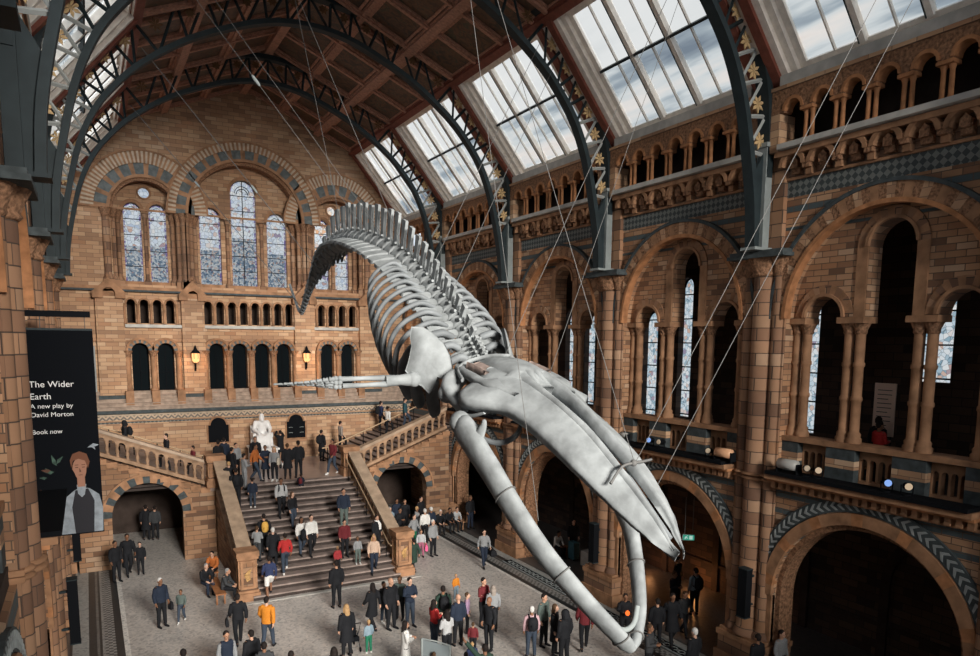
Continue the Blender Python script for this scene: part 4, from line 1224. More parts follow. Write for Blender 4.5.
# ================================================================== BANNER, SPEAKERS, SPOTLIGHTS
def banner():
    Y = 19.5
    xl, xr, zb, zt = -1.25, .15, 5.3, 10.17
    t = tag(empty('hanging_banner', ((xl + xr) / 2, Y, zb)), 'tall black theatre banner with white lettering and a young man in a waistcoat', 'banner')
    m = MB(M_cloth); m.box(xl, xr, Y, Y + .02, zb, zt); child(m, 'cloth', t)
    m = MB(M_iron); m.box(xl, xr, Y - .02, Y + .04, zt, zt + .05); child(m, 'top_batten', t)
    mw = plain('white_printed_letters', (.75, .75, .75), .6)
    def text(s, size, x, z, name='lettering'):
        c = bpy.data.curves.new(name, 'FONT'); c.body = s; c.size = size; c.extrude = .003
        if size > .25: c.offset = .006
        o = bpy.data.objects.new(name, c)
        deps = None
        COL.objects.link(o)
        bpy.context.view_layer.update()
        me = bpy.data.meshes.new_from_object(o.evaluated_get(bpy.context.evaluated_depsgraph_get()))
        bpy.data.objects.remove(o, do_unlink=True)
        me.materials.clear(); me.materials.append(mw)
        me.transform(Matrix.Rotation(pi / 2, 4, 'X'))
        me.transform(Matrix.Translation((x, Y - .006, z)))
        q = link(name, me, t)
        q.location = -Vector(t.location)
    text('The Wider', .2, -1.2, 8.86)
    text('Earth', .2, -1.2, 8.58)
    text('A new play by', .15, -1.2, 8.37)
    text('David Morton', .15, -1.2, 8.17)
    text('Book now', .145, -1.2, 7.77)
    # printed portrait, built as flat shapes on the cloth
    P = lambda a, b, w: (-.28 + (a + .28) * 1.08, Y - .004 - w, 5.33 + (b - 5.33) * 1.36)
    sk = plain('printed_skin', (.30, .15, .10), .7); sh = plain('printed_shirt', (.22, .25, .28), .7, noise=.3, scale=6)
    hr = plain('printed_hair', (.14, .055, .03), .7); vs = plain('printed_waistcoat', (.02, .02, .025), .7)
    fg = plain('printed_foliage', (.05, .09, .07), .7, noise=.5, scale=10); dk = plain('printed_features', (.10, .045, .03), .7)
    m = MB([sk, sh, hr, vs, fg, dk])
    cx = -.28
    m.prism([(cx - .52, 5.33), (cx + .38, 5.33), (cx + .40, 5.75), (cx + .34, 6.0), (cx + .16, 6.12), (cx, 6.15), (cx - .14, 6.1), (cx - .36, 5.95), (cx - .42, 5.7)], P, 0, .004, 1)
    m.prism([(cx - .16, 5.33), (cx + .2, 5.33), (cx + .24, 5.9), (cx + .13, 6.12), (cx - .12, 6.1), (cx - .2, 5.8)], P, .004, .007, 3)
    m.prism([(cx - .09, 6.2), (cx + .1, 6.2), (cx + .06, 6.02), (cx, 5.97), (cx - .07, 6.04)], P, .007, .009, 1)
    m.prism([(cx - .07, 6.35), (cx + .08, 6.35), (cx + .08, 6.16), (cx - .07, 6.16)], P, .006, .0095, 0)
    m.prism([(cx + .15 * cos(a) * (1 if sin(a) > 0 else .8), 6.48 + .2 * sin(a)) for a in [2 * pi * i / 18 for i in range(18)]], P, .0095, .012, 0)
    m.prism([(cx - .17, 6.5), (cx - .13, 6.63), (cx - .02, 6.66), (cx + .1, 6.62), (cx + .15, 6.48), (cx + .19, 6.6), (cx + .14, 6.74), (cx, 6.79), (cx - .13, 6.75), (cx - .19, 6.64)], P, .012, .015, 2)
    for s_ in (-1, 1):
        m.box(cx + s_ * .065 - .028, cx + s_ * .065 + .028, 6.5, 6.515, .0125, .014, 5, P); m.box(cx + s_ * .065 - .035, cx + s_ * .065 + .035, 6.545, 6.557, .0125, .014, 5, P)
    m.prism([(cx - .015, 6.5), (cx + .02, 6.43), (cx - .02, 6.42)], P, .0125, .014, 5); m.box(cx - .04, cx + .04, 6.365, 6.376, .0125, .014, 5, P)
    random.seed(3)
    for i in range(16):
        a, b, r = -1.08 + random.random() * .42, 5.4 + random.random() * 1.2, .03 + random.random() * .07
        an = random.random() * 3
        m.prism([(a, b), (a + r * cos(an), b + r * sin(an)), (a + 2.4 * r * cos(an + .3), b + 2.4 * r * sin(an + .3)), (a + r * cos(an + .9), b + r * sin(an + .9))], P, 0, .002 + .0002 * i, 4 if i % 3 else 5)
    # a small white bird
    m.prism([(-.12, 6.85), (.0, 6.92), (.12, 6.89), (.02, 6.86), (.04, 6.8), (-.03, 6.85)], P, 0, .003, 1)
    child(m, 'printed_portrait', t)
    b = tag(empty('banner_bar', (-.4, Y, 10.55)), 'dark steel bar reaching out from the left pier to carry the banner', 'bar')
    m = MB(M_black); m.box(-1.5, .12, Y - .05, Y + .05, 10.48, 10.62); child(m, 'arm', b)
    for x in (-.9, .0):
        m = MB(M_steel); m.tube([(x, Y, 10.2), (x, Y, 10.5)], .008, 5); child(m, 'wire', b)
banner()

def speaker(x, y, z, h, lab, rz=0):
    t = tag(empty('column_speaker', (x, y, z), rz), lab, 'loudspeaker', 'black column loudspeakers')
    m = MB(M_black); m.box(-.12, .12, -.16, .16, 0, h); m.build('cabinet', t)
    m = MB(M_iron); m.box(-.13, .13, -.17, .17, h, h + .03); m.build('end_cap', t)
    m = MB(M_iron); m.box(-.13, .13, -.17, .17, -.03, 0); m.build('end_cap', t)
    m = MB(M_iron); m.box(.1, .35, -.04, .04, h * .2, h * .2 + .06); m.box(.1, .35, -.04, .04, h * .8, h * .8 + .06); m.build('bracket', t)
speaker(16.62, 14.1, 1.95, 1.45, 'tall black column speaker on the near right pier')
speaker(16.62, 21.35, 1.6, 1.5, 'tall black column speaker on the pier between the whale jaws')
speaker(-.66, 21.2, 2.0, 1.7, 'tall black column speaker low on the left pier below the banner', pi)
speaker(-.66, 28.2, 2.3, 1.7, 'smaller-looking black column speaker on the left pier beyond the banner', pi)

M_lens = glow('cool_spotlight_lens', (.30, .50, 1.0), .8)
M_lensw = glow('warm_spotlight_lens', (1.0, .75, .5), .5)
M_lensd = plain('unlit_spotlight_lens', (.55, .45, .33), .3)
def par(y, mat, lab, ang, x=16.85, z=6.44):
    t = tag(empty('stage_spotlight', (x, y, z)), lab, 'spotlight', 'spotlights on the right gallery ledge')
    m = MB(M_black); m.lathe((x, y, z), [(.12, 0), (.12, .03)], 10); m.tube([(x, y - .14, z + .02), (x, y - .15, z + .24)], .015, 5); m.tube([(x, y + .14, z + .02), (x, y + .15, z + .24)], .015, 5); child(m, 'yoke', t)
    d = Vector((-cos(ang), -sin(ang) * .7, .1)).normalized()
    c = Vector((x, y, z + .22))
    m = MB(M_black); m.tube([c - d * .2, c - d * .12, c + d * .16], [.05, .09, .10], 10); child(m, 'body', t)
    m = MB(mat); m.tube([c + d * .16, c + d * .18], [.085, .07], 10); child(m, 'lens', t)
par(18.62, M_lens, 'black spotlight with blue-lit lens on the right ledge above the whale snout', .5)
par(18.1, M_lensd, 'black spotlight with dull lens just right of the blue-lit one', .3)
par(15.95, M_lensd, 'left of two dull spotlights beside the peach floodlight', .7)
par(15.55, M_lensd, 'right of two dull spotlights beside the peach floodlight', .5)
par(12.45, M_lensd, 'left of a pair of pale-faced spotlights at the start of the near right bay', .9)
par(12.1, M_lensw, 'right of a pair of pale-faced spotlights at the start of the near right bay', .9)
par(10.2, M_lens, 'blue-lit spotlight on the near right ledge below the seated visitor', .9)
par(9.7, M_lensw, 'pale-lit spotlight just right of the blue one on the near right ledge', .9)
M_fl = plain('peach_floodlight_face', (.75, .42, .24), .4)
M_flw = plain('pale_floodlight_body', (.42, .42, .40), .4)
for y, mt, lab in ((14.95 + .0, M_fl, 'peach-coloured rounded floodlight on the ledge left of the near pier'), (13.0, M_flw, 'pale grey rounded floodlight on the ledge right of the near pier'), (20.0, M_flw, 'small pale floodlight at the ledge end by the third pier')):
    y_ = y + .35 if mt is M_fl else y
    t = tag(empty('flood_light', (16.85, y_, 6.44)), lab, 'floodlight', 'floodlights on the right gallery ledge')
    k = .6 if y > 19 else 1
    m = MB(mt); m.tube([(16.8, y_ - .3 * k, 6.68), (16.8, y_ - .27 * k, 6.68), (16.8, y_ + .27 * k, 6.68), (16.8, y_ + .3 * k, 6.68)], [.1 * k, .15 * k, .15 * k, .1 * k], 12); child(m, 'housing', t)
    m = MB(M_black); m.box(16.72, 16.95, y_ - .34 * k, y_ - .31 * k, 6.44, 6.72); m.box(16.72, 16.95, y_ + .31 * k, y_ + .34 * k, 6.44, 6.72); child(m, 'stand', t)

# green exit sign hanging in the middle right arch
M_green = glow('lit_green_sign_face', (.05, .36, .25), .7)
M_pic = glow('lit_sign_pictogram', (.6, .9, .78), .6)
t = tag(empty('exit_sign', (16.6, 16.2, 3.3)), 'small green lit exit sign hanging on wires under the right arch', 'exit sign')
def exit_sign():
    cx, cy, cz = 17.6, 17.4, 3.32
    e = Vector((.8, -.6, 0)); nn = Vector((-.6, -.8, 0))
    mp = lambda u, v, w: (cx + (e.x * u + nn.x * w) * .66, cy + (e.y * u + nn.y * w) * .66, cz + v * .66)
    t.location = (cx, cy, cz)
    m = MB([M_ironl]); m.box(-.31, .31, -.02, .3, -.02, .03, 0, mp); child(m, 'case', t)
    m = MB([M_green]); m.box(-.28, .28, .0, .27, .03, .036, 0, mp); child(m, 'green_face', t)
    m = MB([M_pic])
    m.box(.03, .2, .04, .23, .036, .04, 0, mp)                                   # doorway
    m.prism([(-.2, .05), (-.15, .05), (-.11, .12), (-.05, .07), (-.02, .1), (-.1, .17), (-.07, .2), (-.12, .21), (-.18, .16), (-.2, .12)], mp, .036, .04)   # running figure
    m.prism(arc(-.075, .232, .02, 0, 2 * pi, 8)[:-1], mp, .036, .04)
    child(m, 'pictogram', t)
    m = MB(M_steel); m.tube([mp(-.2, .3, 0), mp(-.2, 2.25, 0)], .012, 5); m.tube([mp(.2, .3, 0), mp(.2, 2.25, 0)], .012, 5); child(m, 'suspension', t)
exit_sign()
# pale notice board in the near gallery opening, with green top edge
t = tag(empty('notice_panel', (18.6, 11.6, 7.4)), 'pale upright notice panel in the tall gallery opening of the near bay', 'notice')
m = MB(plain('cream_notice_board', (.72, .55, .45), .7)); m.box(19.0, 19.04, 11.45, 12.05, 7.5, 8.95); child(m, 'panel', t)
m = MB(M_black); m.box(19.01, 19.03, 11.5, 11.53, 6.3, 7.5); m.box(19.01, 19.03, 11.97, 12.0, 6.3, 7.5); m.box(18.85, 19.2, 11.45, 12.05, 6.3, 6.33); child(m, 'stand', t)
m = MB(M_grey)
for i in range(9): m.box(18.985, 19.0, 11.55 + .1 * (i % 3 == 2), 11.95, 8.75 - i * .12, 8.77 - i * .12)
child(m, 'printed_line', t)
t.location = (19, 11.65, 7.4)
for c in t.children: c.location = -t.location

# seated marble statue on its block
def statue():
    X, Y = 8.05, 39.3
    t = tag(empty('marble_statue', (X, Y, 3.3)), 'white marble statue of a bearded seated man on a white block', 'statue')
    m = MB(M_marble); m.box(X - .75, X + .95 - .1, Y - .9, Y + 1.0, 3.3, 3.45); m.box(X - .62, X + .62, Y - .7, Y + .9, 3.45, 4.15); m.box(X - .7, X + .7, Y - .78, Y + .95, 4.15, 4.25)
    child(m, 'pedestal', t)
    m = MB(M_marble); m.box(X - .45, X + .45, Y + .05, Y + .75, 4.25, 4.75); m.box(X - .5, X + .5, Y + .6, Y + .8, 4.25, 5.35); m.box(X - .52, X - .36, Y - .1, Y + .75, 4.75, 5.0); m.box(X + .36, X + .52, Y - .1, Y + .75, 4.75, 5.0)
    child(m, 'chair', t)
    V = []; E = []
    def body():
        pts = {'p': (0, .25, .6, .26), 'w': (0, .27, .85, .25), 'c': (0, .25, 1.15, .27), 'n': (0, .2, 1.4, .12), 'h': (0, .15, 1.56, .15), 't': (0, .15, 1.68, .12), 'b': (0, .03, 1.42, .09),
               'hl': (-.18, .1, .6, .2), 'kl': (-.2, -.35, .58, .16), 'al': (-.2, -.42, .1, .1), 'fl': (-.2, -.6, .05, .08),
               'hr': (.18, .1, .6, .2), 'kr': (.22, -.35, .6, .16), 'ar': (.2, -.5, .1, .1), 'fr': (.2, -.68, .05, .08),
               'sl': (-.3, .25, 1.28, .14), 'el': (-.42, .15, .95, .11), 'wl': (-.3, -.2, .82, .07), 'dl': (-.26, -.32, .76, .07),
               'sr': (.3, .25, 1.28, .14), 'er': (.42, .12, .95, .11), 'wr': (.32, -.2, .82, .07), 'dr': (.3, -.32, .76, .07)}
        ed = ['p w', 'w c', 'c n', 'n h', 'h t', 'h b', 'p hl', 'hl kl', 'kl al', 'al fl', 'p hr', 'hr kr', 'kr ar', 'ar fr', 'c sl', 'sl el', 'el wl', 'wl dl', 'c sr', 'sr er', 'er wr', 'wr dr']
        return pts, ed
    pts, ed = body()
    g = MB(M_marble)
    for e in ed:
        a, b = e.split()
        a, b = pts[a], pts[b]
        g.tube([(X + a[0], Y + a[1], 4.25 + a[2]), (X + b[0], Y + b[1], 4.25 + b[2])], [a[3], b[3]], 12)
    for k, p in pts.items(): g.ball((X + p[0], Y + p[1], 4.25 + p[2]), p[3], 12, 8)
    # drapery folds over the knees
    for i in range(9):
        x = -.36 + i * .09
        g.tube([(X + x, Y + .0, 4.9), (X + x * 1.02, Y - .42, 4.86), (X + x * 1.05, Y - .5, 4.6), (X + x * 1.1, Y - .48, 4.32)], [.05, .055, .05, .06], 6)
    o = child(g, 'seated_figure', t)
    r = o.modifiers.new('remesh', 'REMESH'); r.mode = 'VOXEL'; r.voxel_size = .025; r.use_smooth_shade = True
    sm_ = o.modifiers.new('smooth', 'SMOOTH'); sm_.factor = .6; sm_.iterations = 3
statue()
# ================================================================== THE WHALE
def spline3(P, n):
    V = [Vector(p) for p in P]
    V = [V[0] * 2 - V[1]] + V + [V[-1] * 2 - V[-2]]
    out = []
    for i in range(1, len(V) - 2):
        for k in range(n):
            t = k / n
            a, b, c, d = V[i - 1:i + 3]
            out.append(.5 * ((2 * b) + (c - a) * t + (2 * a - 5 * b + 4 * c - d) * t * t + (3 * b - a - 3 * c + d) * t ** 3))
    out.append(V[-2])
    return out

def build_whale():
    AX = 7.75
    W = tag(empty('whale_skeleton', (AX, 18, 8)), 'huge pale grey whale skeleton diving through the hall with its jaws open', 'skeleton')
    part = lambda mb, nm: child(mb, nm, W)
    # ---- backbone, from the neck to the tail tip
    SP = [(14.0, 9.2), (14.17, 9.38), (14.62, 9.76), (15.12, 10.21), (15.77, 10.68), (16.47, 11.08), (17.35, 11.56), (18.27, 12.02), (19.42, 12.45), (20.6, 12.78), (21.82, 13.05), (22.97, 13.22), (24.4, 13.27), (25.8, 13.08), (27.25, 12.58), (28.25, 12.06), (28.95, 11.56), (29.6, 11.16), (30.1, 11.3), (30.72, 11.78), (31.4, 12.35)]
    C = spline3([(AX, y, z) for y, z in SP], 12)
    acc = [0]
    for a, b in zip(C, C[1:]): acc.append(acc[-1] + (b - a).length)
    LT = acc[-1]
    def at(s):
        s = max(0, min(LT - 1e-4, s))
        i = max(k for k in range(len(acc) - 1) if acc[k] <= s)
        f = (s - acc[i]) / (acc[i + 1] - acc[i])
        p = C[i].lerp(C[i + 1], f)
        t = (C[min(i + 2, len(C) - 1)] - C[max(i - 1, 0)]).normalized()
        return p, t
    s = 0.08
    rnd = random.Random(5)
    verts = []
    while s < LT - .1:
        f = s / LT
        if f < .05: d = .15
        elif f < .30: d = .30 + (f - .05) * .8
        elif f < .66: d = .52
        else: d = max(.17, .50 - (f - .66) * 1.5)
        verts.append((s, d)); s += d
    for k, (s, d) in enumerate(verts):
        p, t = at(s + d / 2)
        X = Vector((1, 0, 0)); U = X.cross(-t).normalized()
        if U.z < 0 and s < LT * .8: U = -U
        U = Vector((0, -t.z, t.y)); U = U if U.z > 0 else -U
        f = s / LT
        r = .19 if f < .05 else (.22 + .09 * min(1, (f - .05) / .3) if f < .62 else max(.055, .31 - (f - .62) * .85))
        m = MB(M_bone)
        # drum of the vertebra with its flared end plates
        L = d * .40
        m.tube([p - t * L, p - t * L * .8, p, p + t * L * .8, p + t * L], [r * .95, r, r * .82, r, r * .95], 12)
        if f < .05: nh, tl = .22, .34
        elif f < .3: nh, tl = .28 + (f - .05) * 2.2, .62 + .4 * (f - .05)
        elif f < .58: nh, tl = .84 + (f - .3) * .3, .72 - (f - .3) * 1.0
        else: nh, tl = max(.05, .90 - (f - .58) * 5.2), max(.0, .44 - (f - .58) * 2.0)
        nh *= 1 + rnd.uniform(-.05, .05)
        if nh > .06:
            # neural spine: a flat blade leaning towards the tail
            w = d * .27 if f > .05 else .04
            base = p + U * r * .8
            lean = t * nh * .12
            th = .042
            rows = []
            for q, ww in ((0, 1.1), (.35, .7), (.8, .95), (1, 1.1), (1.03, .8)):
                c = base + U * nh * q + lean * q
                rows.append([c + t * w * ww - X * th, c + t * w * ww + X * th, c - t * w * ww + X * th, c - t * w * ww - X * th])
            vs = [v for r_ in rows for v in r_]; fs = []
            for j in range(len(rows) - 1):
                for i in range(4): fs.append((4 * j + i, 4 * j + (i + 1) % 4, 4 * j + 4 + (i + 1) % 4, 4 * j + 4 + i))
            fs += [(0, 1, 2, 3), (len(vs) - 1, len(vs) - 2, len(vs) - 3, len(vs) - 4)]
            m.add(vs, fs)
            # forward facets
            for s_ in (-1, 1): m.tube([base + X * s_ * .09, base + U * .13 + X * s_ * .14 - t * d * .55], [.06, .035], 6)
        if tl > .05:
            for s_ in (-1, 1):
                w = d * .42 if f > .05 else .05
                rows = []
                for q, ww in ((0, .8), (.4, .7), (.8, 1.0), (1, .95), (1.04, .6)):
                    drop = -.12 * q * q * (1 if f > .05 else 2)
                    c = p + X * s_ * (r * .7 + tl * q) + U * (drop + .02) - t * .05 * q
                    rows.append([c + t * w * ww - U * .045, c + t * w * ww + U * .045, c - t * w * ww + U * .045, c - t * w * ww - U * .045])
                vs = [v for r_ in rows for v in r_]; fs = []
                for j in range(len(rows) - 1):
                    for i in range(4): fs.append((4 * j + i, 4 * j + (i + 1) % 4, 4 * j + 4 + (i + 1) % 4, 4 * j + 4 + i))
                fs += [(0, 1, 2, 3), (len(vs) - 1, len(vs) - 2, len(vs) - 3, len(vs) - 4)]
                m.add(vs, fs)
        part(m, 'vertebra')
        if .55 < f < .88 and k % 1 == 0:   # chevrons below the tail
            m = MB(M_bone); q = .34 * (1 - (f - .55) / .4)
            c = p - U * r
            for s_ in (-1, 1): m.tube([c + X * s_ * .08 + t * d * .4, c - U * q * .6 + t * d * .4 + X * s_ * .03, c - U * q + t * d * .5], [.03, .035, .03], 6)
            part(m, 'chevron_bone')
    # ---- ribs
    NR = 12
    for i in range(NR):
        s = .5 + i * .40
        p, t = at(s)
        X = Vector((1, 0, 0)); U = Vector((0, -t.z, t.y)); U = U if U.z > 0 else -U
        f = i / (NR - 1)
        wid = (.85, 1.1, 1.28, 1.36, 1.4, 1.42, 1.42, 1.4, 1.36, 1.3, 1.22, 1.1)[i]
        dep = (1.6, 1.75, 1.85, 1.9, 1.95, 2.0, 2.0, 1.95, 1.85, 1.7, 1.5, 1.25)[i]
        rad = .11 if i < 3 else .085 - .02 * f
        for sd in (-1, 1):
            pts = [p + X * sd * .35 + U * .02, p + X * sd * (wid * .55) + U * .10 + t * .04, p + X * sd * (wid * .88) - U * (.14 * dep) + t * .1, p + X * sd * wid - U * (.42 * dep) + t * .14,
                   p + X * sd * (wid * .93) - U * (.72 * dep) + t * .06, p + X * sd * (wid * .72) - U * dep - t * .08]
            cv = spline3(pts, 5)
            n = len(cv)
            m = MB(M_boned if True else M_bone)
            rr = [rad * (1.0 + (.35 if (i < 3 and j > n * .6) else 0)) * (.75 if j in (0, n - 1) else 1) for j in range(n)]
            m.tube(cv, rr, 8, flat=(1.25, .8))
            part(m, 'rib')
    # steel hoop that carries the rib tips
    for sd in (-1, 1):
        pts = []
        for i in range(2, NR):
            p, t = at(.5 + i * .40); U = Vector((0, -t.z, t.y)); U = U if U.z > 0 else -U
            wid = (.85, 1.1, 1.28, 1.36, 1.4, 1.42, 1.42, 1.4, 1.36, 1.3, 1.22, 1.1)[i]
            dep = (1.6, 1.75, 1.85, 1.9, 1.95, 2.0, 2.0, 1.95, 1.85, 1.7, 1.5, 1.25)[i]
            pts.append(p + Vector((sd * wid * .93, 0, 0)) - U * (.70 * dep))
        m = MB(M_iron); m.tube(pts, .018, 6); part(m, 'support_rod')

    # ---- skull: local frame s (towards the snout), q (right), h (up)
    M0 = Vector((7.75, 12.36, 8.84)); FW = Vector((0, -.921, -.389)).normalized(); RT = Vector((1, 0, 0)); UP = Vector((0, -.389, .921)).normalized()
    ARCH = lambda s: .45 - (.054 if s > 1.8 else .038) * (s - 1.8) ** 2
    G = lambda s, q, h: M0 + FW * s + RT * q + UP * (h + ARCH(s))
    def lerp(tab, x):
        if x <= tab[0][0]: return tab[0][1]
        for (a, b), (c, d) in zip(tab, tab[1:]):
            if x <= c:
                k = (x - a) / (c - a); k = k * k * (3 - 2 * k) * .5 + k * .5
                return b + (d - b) * k
        return tab[-1][1]
    outer = [(-.7, .8), (-.5, 1.15), (-.25, 1.38), (.0, 1.45), (.25, 1.40), (.45, 1.2), (.65, 1.0), (.95, .88), (1.4, .82), (2.0, .79), (2.77, .75), (3.3, .68), (3.8, .58), (4.2, .47), (4.6, .32), (4.85, .19), (5.0, .09)]
    inner = [(-.75, .5), (.1, .34), (.9, .30), (1.4, .26), (2.2, .24), (3.2, .22), (4.2, .15), (4.8, .08), (5.0, .05)]
    def sheet(mb, ss, lo, hi, top, bot, nq, sgn=1):
        vs, fs = [], []
        for s in ss:
            for j in range(nq + 1):
                v = j / nq; q = lo(s) + (hi(s) - lo(s)) * v
                vs.append(G(s, sgn * q, top(s, v)))
            for j in range(nq + 1):
                v = 1 - j / nq; q = lo(s) + (hi(s) - lo(s)) * v
                vs.append(G(s, sgn * q, bot(s, v)))
        k = 2 * (nq + 1)
        for i in range(len(ss) - 1):
            for j in range(k):
                fs.append((i * k + j, i * k + (j + 1) % k, (i + 1) * k + (j + 1) % k, (i + 1) * k + j))
        fs += [tuple(range(k)), tuple(range(len(vs) - 1, len(vs) - 1 - k, -1))]
        mb.add(vs, fs, 0, True)
    ss = [i * .115 - .7 for i in range(49)] + [5.0]
    SP_ = [i * .12 + .0 for i in range(41)] + [4.92]
    tp = lambda s: 1 if s < 4.4 else max(.12, 1 - (s - 4.4) / .66)
    for sg, nm in ((-1, 'left'), (1, 'right')):
        m = MB(M_bone)
        sheet(m, ss, lambda s: lerp(inner, s), lambda s: lerp(outer, s),
              lambda s, v: .20 * tp(s) * (1 - max(0, s) / 8) - (.34 + .12 * max(0, 1 - abs(s) / .8)) * (v ** 1.5) * (1 - (s / 6.2) ** 2) + .02 * sin(7 * v + s), lambda s, v: .06 - (.34 + .12 * max(0, 1 - abs(s) / .8)) * (v ** 1.3) * (1 - (s / 6.2) ** 2) - (.08 * (1 - v) * (1 - s / 6) + .05) * tp(s), 10, sg)
        tag(part(m, 'maxilla'), '%s half of the long pale snout' % nm)
        # premaxilla: the raised rod beside the central slit
        m = MB(M_bone)
        sheet(m, SP_, lambda s: .035 + .13 * max(0, sin(min(1, max(0, (s + .1)) / 2.4) * pi)) + .055 * min(1, max(0, (s - 1.6) / 1.4)) * (1 if s < 4.6 else .5), lambda s: lerp(inner, s) + .06,
              lambda s, v: (.31 * (1 - s / 8) - .16 * (2 * v - 1) ** 2) * tp(s), lambda s, v: (.02 - .08 * (1 - s / 6)) * tp(s), 5, sg)
        part(m, 'premaxilla')
        # squamosal / zygomatic mass with the jaw joint
        m = MB(M_bone)
        m.tube(spline3([G(-1.35, sg * .75, -.2), G(-1.25, sg * 1.0, -.28), G(-.95, sg * 1.22, -.42), G(-.45, sg * 1.32, -.52), G(.0, sg * 1.32, -.5)], 4), [.16, .18, .2, .22, .23, .24, .23, .22, .2, .17, .15, .13, .12, .11, .10, .09, .08], 12, flat=(.85, 1.1))
        m.ball(G(-1.0, sg * 1.25, -.5), .2, 12, 8, sc=(.9, 1, 1))
        part(m, 'squamosal')
        m = MB(M_bone); m.tube(spline3([G(.45, sg * 1.15, -.4), G(.15, sg * 1.25, -.6), G(-.3, sg * 1.28, -.66), G(-.7, sg * 1.25, -.6)], 4), .04, 8); part(m, 'cheek_bone')
        # nasal bones
        m = MB(M_bone); m.tube([G(-.5, sg * .1, .27), G(.15, sg * .09, .26), G(.45, sg * .1, .18)], [.06, .09, .05], 8); part(m, 'nasal_bone')
    m = MB(M_bone)
    sheet(m, [-1.62 + i * .12 for i in range(20)], lambda s: -lerp([(-1.62, .3), (-1.5, .7), (-1.2, 1.0), (-.6, 1.05), (0, 1.0), (.3, .85), (.66, .7)], s), lambda s: lerp([(-1.62, .3), (-1.5, .7), (-1.2, 1.0), (-.6, 1.05), (0, 1.0), (.3, .85), (.66, .7)], s),
          lambda s, v: .06 + .30 * lerp([(-1.62, .2), (-1.3, .75), (-.7, 1.0), (-.2, 1.0), (.66, .4)], s) * (1 - abs(2 * v - 1) ** 2.2) - .30 * math.exp(-((abs(2 * v - 1) - .62) / .2) ** 2) * (1 if -1.3 < s < -.1 else .3), lambda s, v: -.42 * (1 - abs(2 * v - 1) ** 2) * lerp([(-1.62, .5), (-1.2, 1), (.66, .6)], s) - .05, 20)
    part(m, 'braincase')
    m = MB(M_bone)   # raised nuchal crest that rims the back of the skull
    m.tube(spline3([G(-.75, -1.08, -.12), G(-1.2, -.98, .0), G(-1.48, -.62, .12), G(-1.3, -.26, .28), G(-1.0, 0, .36), G(-1.3, .26, .28), G(-1.48, .62, .12), G(-1.2, .98, .0), G(-.75, 1.08, -.12)], 4), .035, 8, flat=(1, 1.6))
    part(m, 'nuchal_crest')
    M_stb = plain('stained_brown_bone', (.22, .17, .15), .7, noise=.5, scale=5)
    for sg in (-1, 1):
        m = MB(M_stb)
        sheet(m, [-1.22 + i * .1 for i in range(9)], lambda s: .5, lambda s: .8, lambda s, v: .13 + .05 * abs(2 * v - 1), lambda s, v: .0, 4, sg)
        part(m, 'temporal_hollow')
    m = MB(M_bone); m.ball(G(-1.68, 0, -.06), .24, 12, 8, sc=(1.3, 1, 1)); part(m, 'occipital_condyle')
    m = MB(M_boned); m.tube([G(-.4, 0, -.35), G(1.5, 0, -.2), G(3.5, 0, -.06), G(4.7, 0, -.02)], [.22, .15, .09, .04], 10); part(m, 'vomer')
    # little steel yoke that clasps the snout
    m = MB(M_steel); m.tube(spline3([G(3.65, -.55, .1), G(3.48, -.26, .25), G(3.45, 0, .28), G(3.4, .26, .25), G(3.25, .58, .14)], 3), .025, 6); m.ball(G(3.45, 0, .28), .06, 8, 6); part(m, 'snout_clasp')

    # ---- lower jaws
    LJ = [(6.28, 12.35, 8.42), (6.28, 11.9, 8.14), (6.34, 11.22, 7.64), (6.50, 10.62, 7.0), (6.72, 10.12, 6.42), (6.98, 9.68, 5.93), (7.25, 9.28, 5.5), (7.52, 8.95, 5.12), (7.74, 8.83, 4.85)]
    RJ = [(9.1, 12.45, 8.5), (9.12, 11.85, 8.0), (9.08, 11.2, 7.35), (9.0, 10.75, 6.85), (8.9, 10.3, 6.42), (8.65, 9.8, 5.81), (8.35, 9.36, 5.32), (8.05, 9.07, 5.01), (7.78, 8.86, 4.86)]
    for P, nm in ((LJ, 'left'), (RJ, 'right')):
        cv = spline3(P, 5)
        n = len(cv)
        rr = []
        for j in range(n):
            f = j / (n - 1)
            rr.append(.2 if j == 0 else (.33 - .165 * f ** .8 if f > .06 else .24 + f * 1.2) * (1 if f < .95 else 1 - (f - .95) * 8))
        m = MB(M_bone); m.tube(cv, rr, 16, flat=(.62, 1.0) if nm == 'left' else (.55, .8), up=(0, -.75, .66)); 
        b = part(m, 'lower_jaw')
        sg = -1 if nm == 'left' else 1
        # jaw condyle and hooked coronoid process
        m = MB(M_bone); c = Vector(P[0]); m.ball(c, .24, 12, 8, sc=(.9, 1, 1)); child(m, 'condyle', b)
        m = MB(M_bone); q = Vector(P[1]) + (Vector(P[2]) - Vector(P[1])) * .2
        m.tube(spline3([q + Vector((.0, -.05, .1)), q + Vector((.05, -.16, .3)), q + Vector((.08, -.2, .42)), q + Vector((.1, -.15, .5))], 3), [.11, .10, .09, .08, .07, .06, .055, .05, .045, .03], 8, flat=(.7, 1.2)); child(m, 'coronoid_process', b)
        for k in (.2 if False else .33, .62, .9):
            i = int(k * (n - 1)); m = MB(M_steel)
            t = (cv[i + 1] - cv[i]).normalized()
            side = t.cross(Vector((0, -.75, .66))).normalized(); nn = side.cross(t).normalized()
            fa, fb = (.62, 1.0) if nm == 'left' else (.55, .8)
            m.tube([cv[i] + side * cos(a) * (rr[i] * fa + .015) + nn * sin(a) * (rr[i] * fb + .015) for a in [2 * pi * q_ / 20 for q_ in range(21)]], .016, 5)
            child(m, 'steel_band', b)
